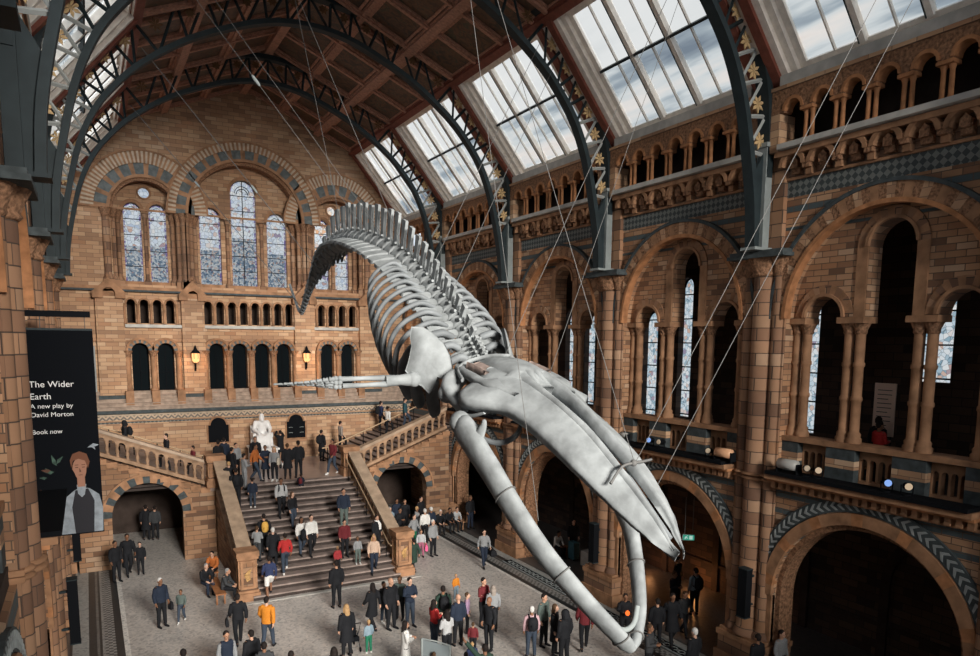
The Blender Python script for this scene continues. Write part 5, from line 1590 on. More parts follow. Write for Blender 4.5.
    m = MB(M_ironl); m.tube(spline3([(7.45, 9.02, 5.36), (7.62, 9.02, 5.18), (7.85, 9.06, 5.13), (8.05, 9.14, 5.2), (8.2, 9.25, 5.4)], 4), .05, 8); part(m, 'jaw_brace')
    m = MB(M_boned); m.tube(spline3([(6.9, 12.9, 8.35), (6.8, 12.5, 8.1), (7.0, 12.2, 8.0), (7.3, 12.15, 8.05), (7.6, 12.3, 8.2), (7.8, 12.6, 8.4)], 4), [.03] * 3 + [.05] * 15 + [.03] * 3, 8, flat=(1, 1.3)); part(m, 'throat_bone')

    # ---- shoulder blades and flippers
    for sg, nm in ((-1, 'left'), (1, 'right')):
        def MX(v, sg=sg, arm=False):
            if sg < 0: return Vector((v[0], v[1], v[2]))
            # the right blade and flipper are swung back against the ribs
            w = Vector((2 * AX - v[0], v[1], v[2])) - Vector((9.25, 14.45, 9.2))
            w = Matrix.Rotation(radians(20 if not arm else 62), 3, 'Z') @ w
            return Vector((8.75, 14.45, 9.2)) + w
        out = [(6.31, 14.72, 10.30), (6.50, 14.58, 10.30), (6.65, 14.42, 10.18), (6.80, 14.24, 9.98), (6.88, 14.12, 9.74), (6.90, 14.05, 9.48), (6.87, 14.0, 9.24), (6.74, 14.08, 9.24), (6.62, 14.15, 9.32), (6.56, 14.2, 9.08), (6.48, 14.26, 8.98), (6.38, 14.36, 9.12), (6.27, 14.48, 9.20), (6.14, 14.64, 9.42), (6.22, 14.66, 9.62), (6.28, 14.65, 9.9), (6.27, 14.70, 10.1)]
        n_ = Vector((-.6, -.75, .2)).normalized()
        vs, fs = [], []
        c = Vector((6.5, 14.38, 9.7))
        N_ = len(out)
        for off, sc in ((.035, 1.0), (.06, .93), (-.02, .93), (-.035, 1.0)):
            for v in out:
                v = Vector(v); q = c + (v - c) * sc * 1.1 - Vector((0, 0, .06))
                bow = .09 * (1 - ((v - c).length / .7) ** 2) if sc < 1 else 0
                vs.append(MX(q + n_ * (off)))
        for a, b in ((0, 1), (0, 3), (3, 2)):
            for i in range(N_): fs.append((a * N_ + i, a * N_ + (i + 1) % N_, b * N_ + (i + 1) % N_, b * N_ + i))
        vs += [MX(c + n_ * .10 - Vector((0, 0, .06))), MX(c - n_ * .0 - Vector((0, 0, .06)))]
        for i in range(N_): fs += [(N_ + i, N_ + (i + 1) % N_, 4 * N_), (2 * N_ + i, 2 * N_ + (i + 1) % N_, 4 * N_ + 1)]
        m = MB(M_bone); m.add(vs, fs, 0, True)
        m.tube([MX(Vector((6.2, 14.55, 9.28))), MX(Vector((6.45, 14.35, 9.2))), MX(Vector((6.62, 14.12, 9.05)))], [.08, .07, .04], 8)
        b = part(m, 'shoulder_blade')
        J = Vector((6.2, 14.45, 9.16)); 
        E = Vector((5.62, 14.6, 9.13)); Wr = Vector((4.72, 14.85, 9.1)); T = Vector((3.35, 15.3, 9.06))
        m = MB(M_bone); m.ball(MX(J, arm=True), .17, 12, 8); m.tube([MX(J, arm=True), MX(J.lerp(E, .5), arm=True), MX(E, arm=True)], [.16, .115, .13], 12); part(m, 'humerus')
        for o in (-.07, .07):
            m = MB(M_bone); z = Vector((0, .05 * (1 if o > 0 else -1), o)); m.tube([MX(E + z * .9, arm=True), MX(E.lerp(Wr, .5) + z, arm=True), MX(Wr + z, arm=True)], [.07, .05, .06], 8); part(m, 'forearm_bone')
        m = MB(M_bone)
        for i in range(6): m.ball(MX(Wr + (T - Wr) * (.03 + .06 * (i // 3)) + Vector((0, 0, -.09 + .09 * (i % 3))), arm=True), .06, 8, 6)
        part(m, 'wrist_bones')
        for k, (o, ln) in enumerate(((.085, .62), (.03, 1.0), (-.03, .92), (-.085, .5))):
            m = MB(M_bone)
            a = Wr.lerp(T, .12) + Vector((0, .04 * k - .06, o)); b_ = Wr.lerp(T, .12 + .88 * ln) + Vector((0, .08 * k - .1, o * .25))
            for j in range(6):
                u0, u1 = j / 6, (j + .86) / 6
                rr = .056 * (1 - j / 8)
                p0, p1 = a.lerp(b_, u0), a.lerp(b_, u1)
                m.tube([MX(p0, arm=True), MX(p0.lerp(p1, .15), arm=True), MX(p0.lerp(p1, .5), arm=True), MX(p0.lerp(p1, .85), arm=True), MX(p1, arm=True)], [rr * .8, rr * 1.15, rr * .75, rr * 1.15, rr * .8], 7)
            part(m, 'finger_bones')
    return W
WHALE = build_whale()

# steel suspension cables from the roof
def cable(lab, pts, r=.014, grip=None):
    t = tag(empty('suspension_cable', pts[0]), lab, 'cable', 'steel cables holding the whale')
    m = MB(M_steel)
    for o in ((0, 0, 0),):
        m.tube(pts, r, 5)
    child(m, 'wire', t)
    if grip:
        a, b = Vector(pts[0]), Vector(pts[-1])
        c = a.lerp(b, grip); d = (b - a).normalized()
        m = MB(M_ironl); m.tube([c - d * .16, c - d * .1, c + d * .1, c + d * .16], [.025, .045, .045, .025], 6); child(m, 'turnbuckle', t)
CB = []
T1L, T1R = (6.8, 14.4, 21.6), (13.8, 14.4, 19.95)
cable('thin cable from the left end of the fourth truss to the whale tail', [(2.2, 28.4, 19.85), (7.75, 27.2, 12.7)], grip=.62)
cable('thin cable from the left end of the last truss to the tail tip', [(2.2, 35.4, 19.85), (7.75, 29.5, 11.3)], grip=.4)
cable('first of the twin bright cables running from upper left to the whale hump', [(2.2, 21.4, 19.9), (7.7, 21.5, 13.3)], .008, .42)
cable('second of the twin bright cables, reaching slightly further along the hump', [(2.6, 21.4, 20.1), (7.8, 20.3, 13.0)], .007)
cable('steep cable from the third truss to the top of the whale hump', [(5.3, 21.4, 21.2), (7.75, 24.0, 13.5)], .008)
cable('bright steep cable from the third truss to the whale back', [(5.0, 21.4, 21.1), (7.75, 18.6, 12.4)], .008)
cable('cable from the roof in front of the skylights to the left jaw bone', [T1L, (6.72, 10.2, 6.9)], .006)
cable('cable from the roof to the clasp on the whale snout', [(6.5, 14.4, 21.5), (7.75, 8.94, 8.05)], .006)
cable('left of the two long cables crossing the near arches down to the snout', [(13.9, 7.4, 19.8), (7.78, 8.94, 8.05)], .006)
cable('right of the two long cables crossing the near arches', [(14.6, 7.6, 19.2), (8.4, 9.22, 7.35)], .006)
cable('cable from the second truss to the back of the whale skull', [T1R, (7.9, 13.8, 9.25)], .007)
cable('cable from the second truss to the right side of the skull', [(13.95, 14.4, 19.85), (8.6, 12.9, 9.0)], .006)
cable('cable from the right end of the third truss to the ribs', [(13.8, 21.4, 19.9), (8.0, 17.4, 11.9)], .008)
cable('second cable from the right end of the third truss to the spine', [(14.4, 21.4, 19.3), (8.0, 16.2, 11.2)], .008)

# ================================================================== BENCHES, BAGS, PUSHCHAIR, PANEL
def bench(lab, x, y, L, along_y, mat, z0=0.0):
    t = tag(empty('bench', (x, y, z0)), lab, 'bench')
    w = .19
    def B(m, a0, a1, b0, b1, c0, c1):
        if along_y: m.box(x + b0, x + b1, y + a0, y + a1, z0 + c0, z0 + c1)
        else: m.box(x + a0, x + a1, y + b0, y + b1, z0 + c0, z0 + c1)
    m = MB(mat); B(m, -L / 2, L / 2, -w, w, .39, .44); child(m, 'seat', t)
    for s_ in (-1, 1):
        for q in (-1, 1):
            m = MB(mat); B(m, s_ * (L / 2 - .12) - .03, s_ * (L / 2 - .12) + .03, q * .14 - .025, q * .14 + .025, 0, .39); child(m, 'leg', t)
    return t
M_benchw = plain('orange_brown_bench_wood', (.36, .15, .06), .45, noise=.25, scale=6)
bench('orange-brown wooden bench beside the left newel post', 3.95, 28.75, 2.2, True, M_benchw)
bench('low dark bench against the pier right of the right arch', 16.2, 33.3, 1.9, False, M_drum)
bench('short dark bench in the aisle behind the whale jaw', 18.75, 26.9, 1.2, False, M_drum)
bench('small wooden bench under the left stair wall', 4.1, 31.0, 1.1, True, M_benchw)
t = tag(empty('suitcase', (19.1, 26.0, 0)), 'teal suitcase standing in the aisle beside a dark visitor', 'suitcase')
M_teal = plain('teal_fabric', (.05, .13, .16), .6, noise=.2)
m = MB(M_teal); m.box(19.0, 19.3, 25.85, 26.3, .06, .85); child(m, 'shell', t)
m = MB(M_black); m.tube([(19.08, 26.1, .85), (19.08, 26.1, 1.12), (19.22, 26.1, 1.12), (19.22, 26.1, .85)], .012, 6); child(m, 'handle', t)
for a, b in ((19.03, 25.9), (19.27, 25.9), (19.03, 26.25), (19.27, 26.25)):
    m = MB(M_black); m.ball((a, b, .035), .035, 8, 6); child(m, 'wheel', t)
t = tag(empty('white_plinth', (19.2, 24.9, 0)), 'white display box standing in the aisle right of the teal suitcase', 'display box')
m = MB(M_ledge); m.box(18.9, 19.5, 24.6, 25.2, .04, .72); child(m, 'body', t)
m = MB(M_grey); m.box(18.93, 19.47, 24.63, 25.17, 0, .04); child(m, 'base', t)
# freestanding glass information panel near the lower edge
t = tag(empty('glass_panel', (7.9, 18.25, 0)), 'grey framed glass information panel at the lower edge of the floor', 'information panel')
m = MB(M_ironl); m.box(7.9, 7.95, 17.95, 18.0, 0, 1.55); m.box(8.65, 8.7, 17.65, 17.7, 0, 1.3); m.tube([(7.92, 17.97, 1.55), (8.3, 17.82, 1.45), (8.67, 17.67, 1.3)], .022, 6); child(m, 'frame', t)
m = MB(plain('grey_tinted_panel', (.16, .19, .2), .15)); m.add([(7.94, 17.96, .1), (8.66, 17.67, .1), (8.66, 17.67, 1.28), (7.94, 17.96, 1.52), (7.94, 17.98, .1), (8.66, 17.69, .1), (8.66, 17.69, 1.28), (7.94, 17.98, 1.52)], [(0, 1, 2, 3), (7, 6, 5, 4), (0, 4, 5, 1), (1, 5, 6, 2), (2, 6, 7, 3), (3, 7, 4, 0)]); child(m, 'pane', t)
# pushchair pulled by the woman in the long coat
t = tag(empty('pushchair', (7.05, 21.5, 0)), 'small black pushchair between the long-coated blonde and the toddler', 'pushchair')
m = MB(M_black); m.prism([(21.3, .35), (21.7, .3), (21.78, .75), (21.66, .78), (21.6, .45), (21.32, .5)], lambda u, v, w: (w, u, v), 6.93, 7.2); child(m, 'seat', t)
for x in (6.92, 7.21):
    m = MB(M_iron); m.tube([(x, 21.9, .08), (x, 21.45, .55), (x, 21.2, 1.0)], .013, 6); m.tube([(x, 21.25, .08), (x, 21.6, .6)], .013, 6); child(m, 'side_frame', t)
    for y in (21.9, 21.25):
        m = MB(M_black); m.ring(lambda u, v, w, x=x: (x + w, u, v), y, .08, .05, .08, -.015, .015, 0, 2 * pi, 12); child(m, 'wheel', t)
m = MB(M_black); m.tube([(6.92, 21.2, 1.0), (7.21, 21.2, 1.0)], .018, 6); child(m, 'handlebar', t)

# ================================================================== PEOPLE
def baked(mb, voxel, smooth, name):
    me = mb.mesh(name + '_raw')
    o = bpy.data.objects.new('tmp', me); COL.objects.link(o)
    r = o.modifiers.new('r', 'REMESH'); r.mode = 'VOXEL'; r.voxel_size = voxel; r.use_smooth_shade = True
    s_ = o.modifiers.new('s', 'SMOOTH'); s_.factor = .5; s_.iterations = smooth
    bpy.context.view_layer.update()
    out = bpy.data.meshes.new_from_object(o.evaluated_get(bpy.context.evaluated_depsgraph_get()))
    bpy.data.objects.remove(o, do_unlink=True)
    out.name = name
    for p in out.polygons: p.use_smooth = True
    if not out.materials: out.materials.append(None)
    return out

V3 = Vector
def joints(p):
    J = dict(pel=(0, 0, .95), wa=(0, 0, 1.1), ch=(0, 0, 1.3), nk=(0, .01, 1.46), hd=(0, -.015, 1.61))
    arm = {-1: ((-.175, .0, 1.405), (-.235, .02, 1.14), (-.235, -.06, .90)), 1: ((.175, .0, 1.405), (.235, .02, 1.14), (.235, -.06, .90))}
    leg = {-1: ((-.09, 0, .92), (-.105, -.02, .5), (-.11, .02, .08)), 1: ((.09, 0, .92), (.105, -.02, .5), (.12, -.02, .08))}
    if p == 'walk':
        leg = {-1: ((-.09, 0, .92), (-.1, -.17, .52), (-.1, -.26, .09)), 1: ((.09, 0, .92), (.1, .0, .48), (.1, .27, .13))}
        arm = {-1: (arm[-1][0], (-.24, .12, 1.15), (-.23, .13, .91)), 1: (arm[1][0], (.24, -.05, 1.15), (.22, -.24, .96))}
    elif p == 'climb':
        leg = {-1: ((-.09, 0, .92), (-.1, -.27, .64), (-.1, -.27, .25)), 1: ((.09, 0, .92), (.1, -.02, .5), (.1, .08, .08))}
        arm = {-1: (arm[-1][0], (-.24, .08, 1.15), (-.23, .03, .91)), 1: (arm[1][0], (.24, -.04, 1.15), (.22, -.2, .96))}
    elif p == 'descend':
        leg = {-1: ((-.09, 0, .92), (-.1, -.08, .5), (-.1, -.09, .08)), 1: ((.09, 0, .92), (.1, -.08, .62), (.1, .22, .25))}
    elif p == 'hold':
        arm = {s: (arm[s][0], (s * .235, -.03, 1.15), (s * .07, -.25, 1.17)) for s in (-1, 1)}
    elif p == 'wave':
        arm[1] = (arm[1][0], (.33, -.1, 1.62), (.50, -.16, 1.84))
    elif p == 'photo':
        arm = {s: (arm[s][0], (s * .22, -.2, 1.47), (s * .08, -.3, 1.68)) for s in (-1, 1)}
    elif p == 'lean':
        for k, d in (('wa', -.06), ('ch', -.2), ('nk', -.33), ('hd', -.42)): J[k] = (0, J[k][1] + d, J[k][2] - (.02 if k == 'wa' else .08 if k == 'ch' else .14 if k == 'nk' else .16))
        arm = {s: ((s * .175, -.28, 1.27), (s * .25, -.42, 1.12), (s * .08, -.55, 1.13)) for s in (-1, 1)}
    elif p == 'sit':
        J = dict(pel=(0, .05, .53), wa=(0, .06, .68), ch=(0, .0, .88), nk=(0, -.06, 1.03), hd=(0, -.11, 1.17))
        arm = {s: ((s * .175, -.03, .98), (s * .23, -.12, .74), (s * .12, -.33, .62)) for s in (-1, 1)}
        leg = {s: ((s * .09, .02, .52), (s * .12, -.40, .50), (s * .12, -.40 if s < 0 else -.32, .08)) for s in (-1, 1)}
    return J, arm, leg

def body_mesh(p):
    J, arm, leg = joints(p)
    m = MB(M_black)
    m.tube([J['pel'], J['wa'], J['ch'], V3(J['nk']) + V3((0, 0, -.05))], [.13, .12, .14, .07], 12, flat=(1.1, .78))
    m.tube([V3(J['nk']) + V3((0, 0, -.05)), V3(J['nk']) + V3((0, -.005, .05)), J['hd']], [.062, .052, .055], 10)
    h = V3(J['hd'])
    m.ball(h + V3((0, .008, .03)), .1, 14, 10, sc=(.78, .95, 1.0)); m.ball(h + V3((0, -.02, -.04)), .07, 12, 8, sc=(.8, .95, 1.0)); m.ball(h + V3((0, -.055, -.085)), .03, 8, 6)
    m.tube([h + V3((0, -.085, .03)), h + V3((0, -.115, -.015)), h + V3((0, -.09, -.028))], [.011, .017, .013], 6)
    m.tube([h + V3((-.025, -.088, -.052)), h + V3((0, -.096, -.05)), h + V3((.025, -.088, -.052))], .0085, 6)
    for s in (-1, 1): m.ball(h + V3((s * .08, .012, .0)), .026, 8, 6, sc=(.5, .8, 1.2))
    for s in (-1, 1):
        a, b, c = [V3(q) for q in arm[s]]
        m.tube([V3(J['ch']) + V3((0, 0, .07)), a], [.08, .06], 8)
        m.tube([a, a.lerp(b, .4), b], [.055, .052, .042], 10); m.tube([b, b.lerp(c, .3), c], [.042, .043, .03], 10)
        d = (c - b).normalized(); sd = V3((s, 0, 0)); sd = (sd - d * sd.dot(d)).normalized(); n = d.cross(sd).normalized()
        if n.y > 0: n = -n
        # palm lies in the plane of d and n; fingers spread along n, curl towards the body
        m.tube([c, c + d * .03, c + d * .08], [.028, .034, .034], 8, flat=None)
        for k, (o, l) in enumerate(((.03, .065), (.010, .078), (-.010, .074), (-.03, .058))):
            r0 = c + d * .07 + n * o; cu = -sd * .012
            m.tube([r0, r0 + d * l * .5 + cu * .6, r0 + d * l * .85 + cu * 2.2, r0 + d * l + cu * 3.4], [.0115, .0115, .011, .0095], 6)
        m.tube([c + d * .02 + n * .02, c + d * .045 + n * .05, c + d * .085 + n * .058 - sd * .01], [.015, .0125, .011], 6)
        a, b, c = [V3(q) for q in leg[s]]
        m.tube([V3(J['pel']), a], [.11, .09], 10); m.tube([a, a.lerp(b, .5), b], [.088, .075, .054], 10); m.tube([b, b.lerp(c, .3), c], [.054, .056, .036], 10)
        m.tube([c, c + V3((0, -.05, -.035)), c + V3((s * .01, -.16, -.05))], [.036, .036, .026], 8)
    return baked(m, .0105, 1, 'person_body_' + p)

def cloth_mesh(p, kind):
    J, arm, leg = joints(p)
    m = MB(M_black)
    pel, wa, ch, nk = [V3(J[k]) for k in ('pel', 'wa', 'ch', 'nk')]
    if kind in ('jacket', 'coat', 'shirt', 'vest'):
        g = {'jacket': .018, 'coat': .022, 'shirt': .006, 'vest': .014}[kind]
        up = (0, 1, 0)
        m.tube([pel + V3((0, 0, -.07 if kind != 'shirt' else -.03)), wa, ch, ch.lerp(nk, .6), nk + V3((0, 0, -.005))], [.155 + g, .142 + g, .165 + g, .15 + g, .068], 16, flat=(1.08, .72), up=up)
        if kind == 'coat' and p != 'sit':
            k1 = (V3(leg[-1][1]) + V3(leg[1][1])) / 2
            m.tube([pel, pel.lerp(k1, .5), pel.lerp(k1, .95)], [.17, .20, .235], 16, flat=(1.05, .78), up=up)
        for s in (-1, 1):
            a, b, c = [V3(q) for q in arm[s]]
            m.tube([ch + V3((0, 0, .06)), a], [.09 + g, .066 + g], 10)
            if kind != 'vest': m.tube([a, b, b.lerp(c, .5), b.lerp(c, .93)], [.062 + g, .05 + g, .046 + g, .038 + g], 10)
    elif kind in ('trousers', 'shorts'):
        m.tube([wa + V3((0, 0, -.04)), pel, pel + V3((0, 0, -.06 if p != 'sit' else 0))], [.138, .158, .14], 14, flat=(1.05, .75), up=(0, 1, 0))
        for s in (-1, 1):
            a, b, c = [V3(q) for q in leg[s]]
            m.tube([pel + V3((s * .04, 0, -.01)), a], [.115, .105], 10)
            if kind == 'trousers':
                m.tube([a, a.lerp(b, .5), b], [.102, .09, .07], 10); m.tube([b, b.lerp(c, .4), b.lerp(c, .95)], [.07, .066, .054], 10)
            else: m.tube([a, a.lerp(b, .85)], [.105, .098], 10)
    elif kind in ('left_shoe', 'right_shoe'):
        for s in ((-1,) if kind == 'left_shoe' else (1,)):
            c = V3(leg[s][2])
            m.tube([c + V3((0, .045, -.045)), c + V3((0, -.04, -.042)), c + V3((s * .01, -.13, -.05)), c + V3((s * .012, -.19, -.056))], [.038, .045, .042, .026], 8)
            m.tube([c + V3((0, 0, .03)), c + V3((0, -.01, -.03))], [.044, .046], 8)
    return baked(m, .016, 2, 'clothing_%s_%s' % (kind, p))

def hair_mesh(p, kind):
    h = V3(joints(p)[0]['hd'])
    m = MB(M_black)
    m.ball(h + V3((0, .022, .045)), .104, 12, 8, sc=(.84, .95, .98))
    if kind == 'short': m.ball(h + V3((0, .055, .0)), .075, 10, 6, sc=(1, .8, 1))
    elif kind == 'long':
        m.tube([h + V3((0, .04, .03)), h + V3((0, .075, -.08)), h + V3((0, .085, -.22)), h + V3((0, .08, -.32))], [.085, .088, .08, .04], 10, flat=(1.05, .65), up=(0, 1, 0))
        for s in (-1, 1): m.tube([h + V3((s * .07, 0, .04)), h + V3((s * .085, .01, -.06)), h + V3((s * .09, .02, -.18))], [.03, .034, .018], 8)
    elif kind == 'hood':
        m.ball(h + V3((0, .02, .01)), .13, 12, 8, sc=(.95, .95, 1.1)); m.tube([h + V3((0, .04, -.03)), h + V3((0, .06, -.14))], [.12, .13], 10)
    return baked(m, .014, 1, 'hair_%s_%s' % (kind, p))
def eye_mesh(p, s):
    h = V3(joints(p)[0]['hd']); m = MB(M_black)
    m.ball(h + V3((s * .03, -.088, .012)), .0095, 6, 4)
    return m.mesh('eyes_' + p)

LIB = {}
def lib(fn, *a):
    k = (fn.__name__,) + a
    if k not in LIB: LIB[k] = fn(*a)
    return LIB[k]
PAL = dict(black=(.012, .013, .016), navy=(.018, .026, .045), darkgrey=(.045, .048, .052), grey=(.25, .26, .27), lightgrey=(.42, .43, .44), white=(.68, .68, .66), orange=(.58, .21, .025), orangeb=(.42, .13, .035),
           jeans=(.04, .055, .08), vgreen=(.02, .16, .09), green=(.025, .05, .038), greygreen=(.10, .13, .12), bluegrey=(.22, .30, .36), blue=(.03, .042, .10), teal=(.03, .08, .10), red=(.42, .03, .03), redw=(.30, .035, .04), maroon=(.13, .02, .025),
           lilac=(.45, .30, .46), pink=(.50, .33, .36), pinkd=(.35, .12, .18), pinkw=(.60, .46, .47), beige=(.52, .38, .29), greyb=(.28, .24, .21),
           dark=(.015, .011, .01), brown=(.07, .04, .022), blonde=(.40, .25, .12), hairgrey=(.25, .25, .25), hairwhite=(.55, .54, .52))
PM = {}
def pm(c, hair=False):
    k = ('hair' + c) if hair and c in ('grey', 'white') else c
    if c == 'greyb' and hair: k = 'greyb'
    if k not in PM: PM[k] = plain('cloth_' + k, PAL[k], .8, noise=.12, scale=25)
    return PM[k]
SK = [plain('skin_tone', c, .55) for c in ((.50, .29, .20), (.42, .23, .15), (.55, .34, .25), (.22, .11, .065))]
def dress(name, me, parent, mat):
    o = link(name, me, parent)
    o.material_slots[0].link = 'OBJECT'; o.material_slots[0].material = mat
    return o

def bag_thing(kind, R, scale, pose, lab):
    """things carried by a visitor; R = world matrix of the visitor"""
    col = {'backpack': 'black', 'ybackpack': 'yellow', 'rbackpack': 'maroon', 'bag': 'black', 'holdall': 'black', 'shopper': 'hotpink', 'tote': 'cream', 'scarf': 'white', 'coatarm': 'black', 'glowbag': 'glow'}[kind]
    PAL.setdefault('yellow', (.62, .36, .08)); PAL.setdefault('hotpink', (.75, .12, .28)); PAL.setdefault('cream', (.60, .52, .42))
    mat = glow('glowing_orange_toy', (1, .16, .03), 1.5) if col == 'glow' else pm(col)
    J, arm, leg = joints(pose)
    def place(mb, nm, par=None):
        o = mb.build(nm, par)
        return o
    nm = {'backpack': 'backpack', 'ybackpack': 'backpack', 'rbackpack': 'backpack', 'bag': 'shoulder_bag', 'holdall': 'holdall', 'shopper': 'shopping_bag', 'tote': 'tote_bag', 'scarf': 'scarf', 'coatarm': 'carried_coat', 'glowbag': 'glowing_toy'}[kind]
    t = empty(nm); t.matrix_world = R
    tag(t, lab, {'scarf': 'scarf', 'coatarm': 'coat', 'glowbag': 'toy'}.get(kind, 'bag'))
    ch, wr = V3(J['ch']), V3(arm[1][2])
    if 'backpack' in kind:
        k = 1.2 if kind == 'backpack' else 1
        m = MB(mat); m.tube([ch + V3((0, .20, -.27)), ch + V3((0, .22, -.22)), ch + V3((0, .22, .0)), ch + V3((0, .19, .10)), ch + V3((0, .17, .13))], [.10 * k, .135 * k, .135 * k, .11 * k, .06], 12, flat=(1.05, .72), up=(0, 1, 0)); m.build('pack', t)
        m = MB(mat); m.tube([ch + V3((0, .31, -.2)), ch + V3((0, .33, -.1)), ch + V3((0, .31, -.05))], [.06, .08, .05], 8, flat=(1.2, .6), up=(0, 1, 0)); m.build('front_pocket', t)
        for s in (-1, 1):
            m = MB(M_black); m.tube([ch + V3((s * .09, .16, .1)), ch + V3((s * .11, .02, .19)), ch + V3((s * .11, -.13, .08)), ch + V3((s * .12, -.1, -.1)), ch + V3((s * .13, .1, -.2))], .018, 6, flat=(1.5, .6)); m.build('strap', t)
    elif kind in ('bag', 'holdall', 'shopper', 'tote'):
        w, h, d, drop = {'bag': (.09, .14, .05, .28), 'holdall': (.25, .15, .13, .22), 'shopper': (.19, .2, .08, .2), 'tote': (.14, .17, .05, .1)}[kind]
        c = wr + V3((.09, 0, -.08 - h)) if kind != 'tote' else V3((.24, -.08, 1.02))
        m = MB(mat); q = [(-d, -w), (d, -w), (d, w), (-d, w)]
        vs = [(c.x + a * (1 if z < 0 else .6), c.y + b * (1 if z < 0 else .92), c.z + z) for z in (-h, h * .2, h) for a, b in q]
        vs = [(c.x + a * f, c.y + b * g, c.z + z) for z, f, g in ((-h, .9, .95), (-h * .3, 1.1, 1), (h * .6, .9, .98), (h, .45, .9)) for a, b in q]
        fs = [(0, 3, 2, 1), (12, 13, 14, 15)] + [(4 * j + i, 4 * j + (i + 1) % 4, 4 * j + 4 + (i + 1) % 4, 4 * j + 4 + i) for j in range(3) for i in range(4)]
        m.add(vs, fs, 0); m.build('bag_body', t)
        m = MB(mat); m.tube([c + V3((0, -w * .5, h * .9)), c + V3((-.02, -w * .3, h + .1)), c + V3((-.02, w * .3, h + .1)), c + V3((0, w * .5, h * .9))], .012, 6); m.build('handle', t)
    elif kind == 'scarf':
        m = MB(mat); n = V3(J['nk']); m.tube([n + V3((.09 * cos(a), .075 * sin(a), -.0)) for a in [2 * pi * i / 10 for i in range(11)]], .04, 8); m.build('neck_loop', t)
        m = MB(mat); m.tube([n + V3((.04, -.09, -.03)), n + V3((.06, -.17, -.15)), n + V3((.07, -.17, -.38))], [.05, .06, .05], 8, flat=(1.3, .5), up=(0, 1, 0)); m.build('hanging_end', t)
    elif kind == 'coatarm':
        e = V3(arm[-1][1]); m = MB(mat); m.tube([e + V3((-.05, .06, .02)), e + V3((-.12, -.04, -.02)), e + V3((-.14, -.08, -.25)), e + V3((-.14, -.05, -.4))], [.05, .1, .12, .07], 10, flat=(1, .6)); m.build('folded_cloth', t)
        m = MB(mat); m.tube([e + V3((-.12, -.1, -.1)), e + V3((-.2, -.12, -.35))], [.04, .035], 8); m.build('hanging_sleeve', t)
    elif kind == 'glowbag':
        m = MB(mat); m.ball(wr + V3((-.05, -.1, .02)), .075, 10, 8, sc=(1, 1, 1.2)); m.build('glowing_body', t)
        m = MB(M_black); m.tube([wr + V3((-.05, -.06, .02)), wr + V3((-.05, -.06, -.12))], .014, 6); m.build('stick', t)
    return t
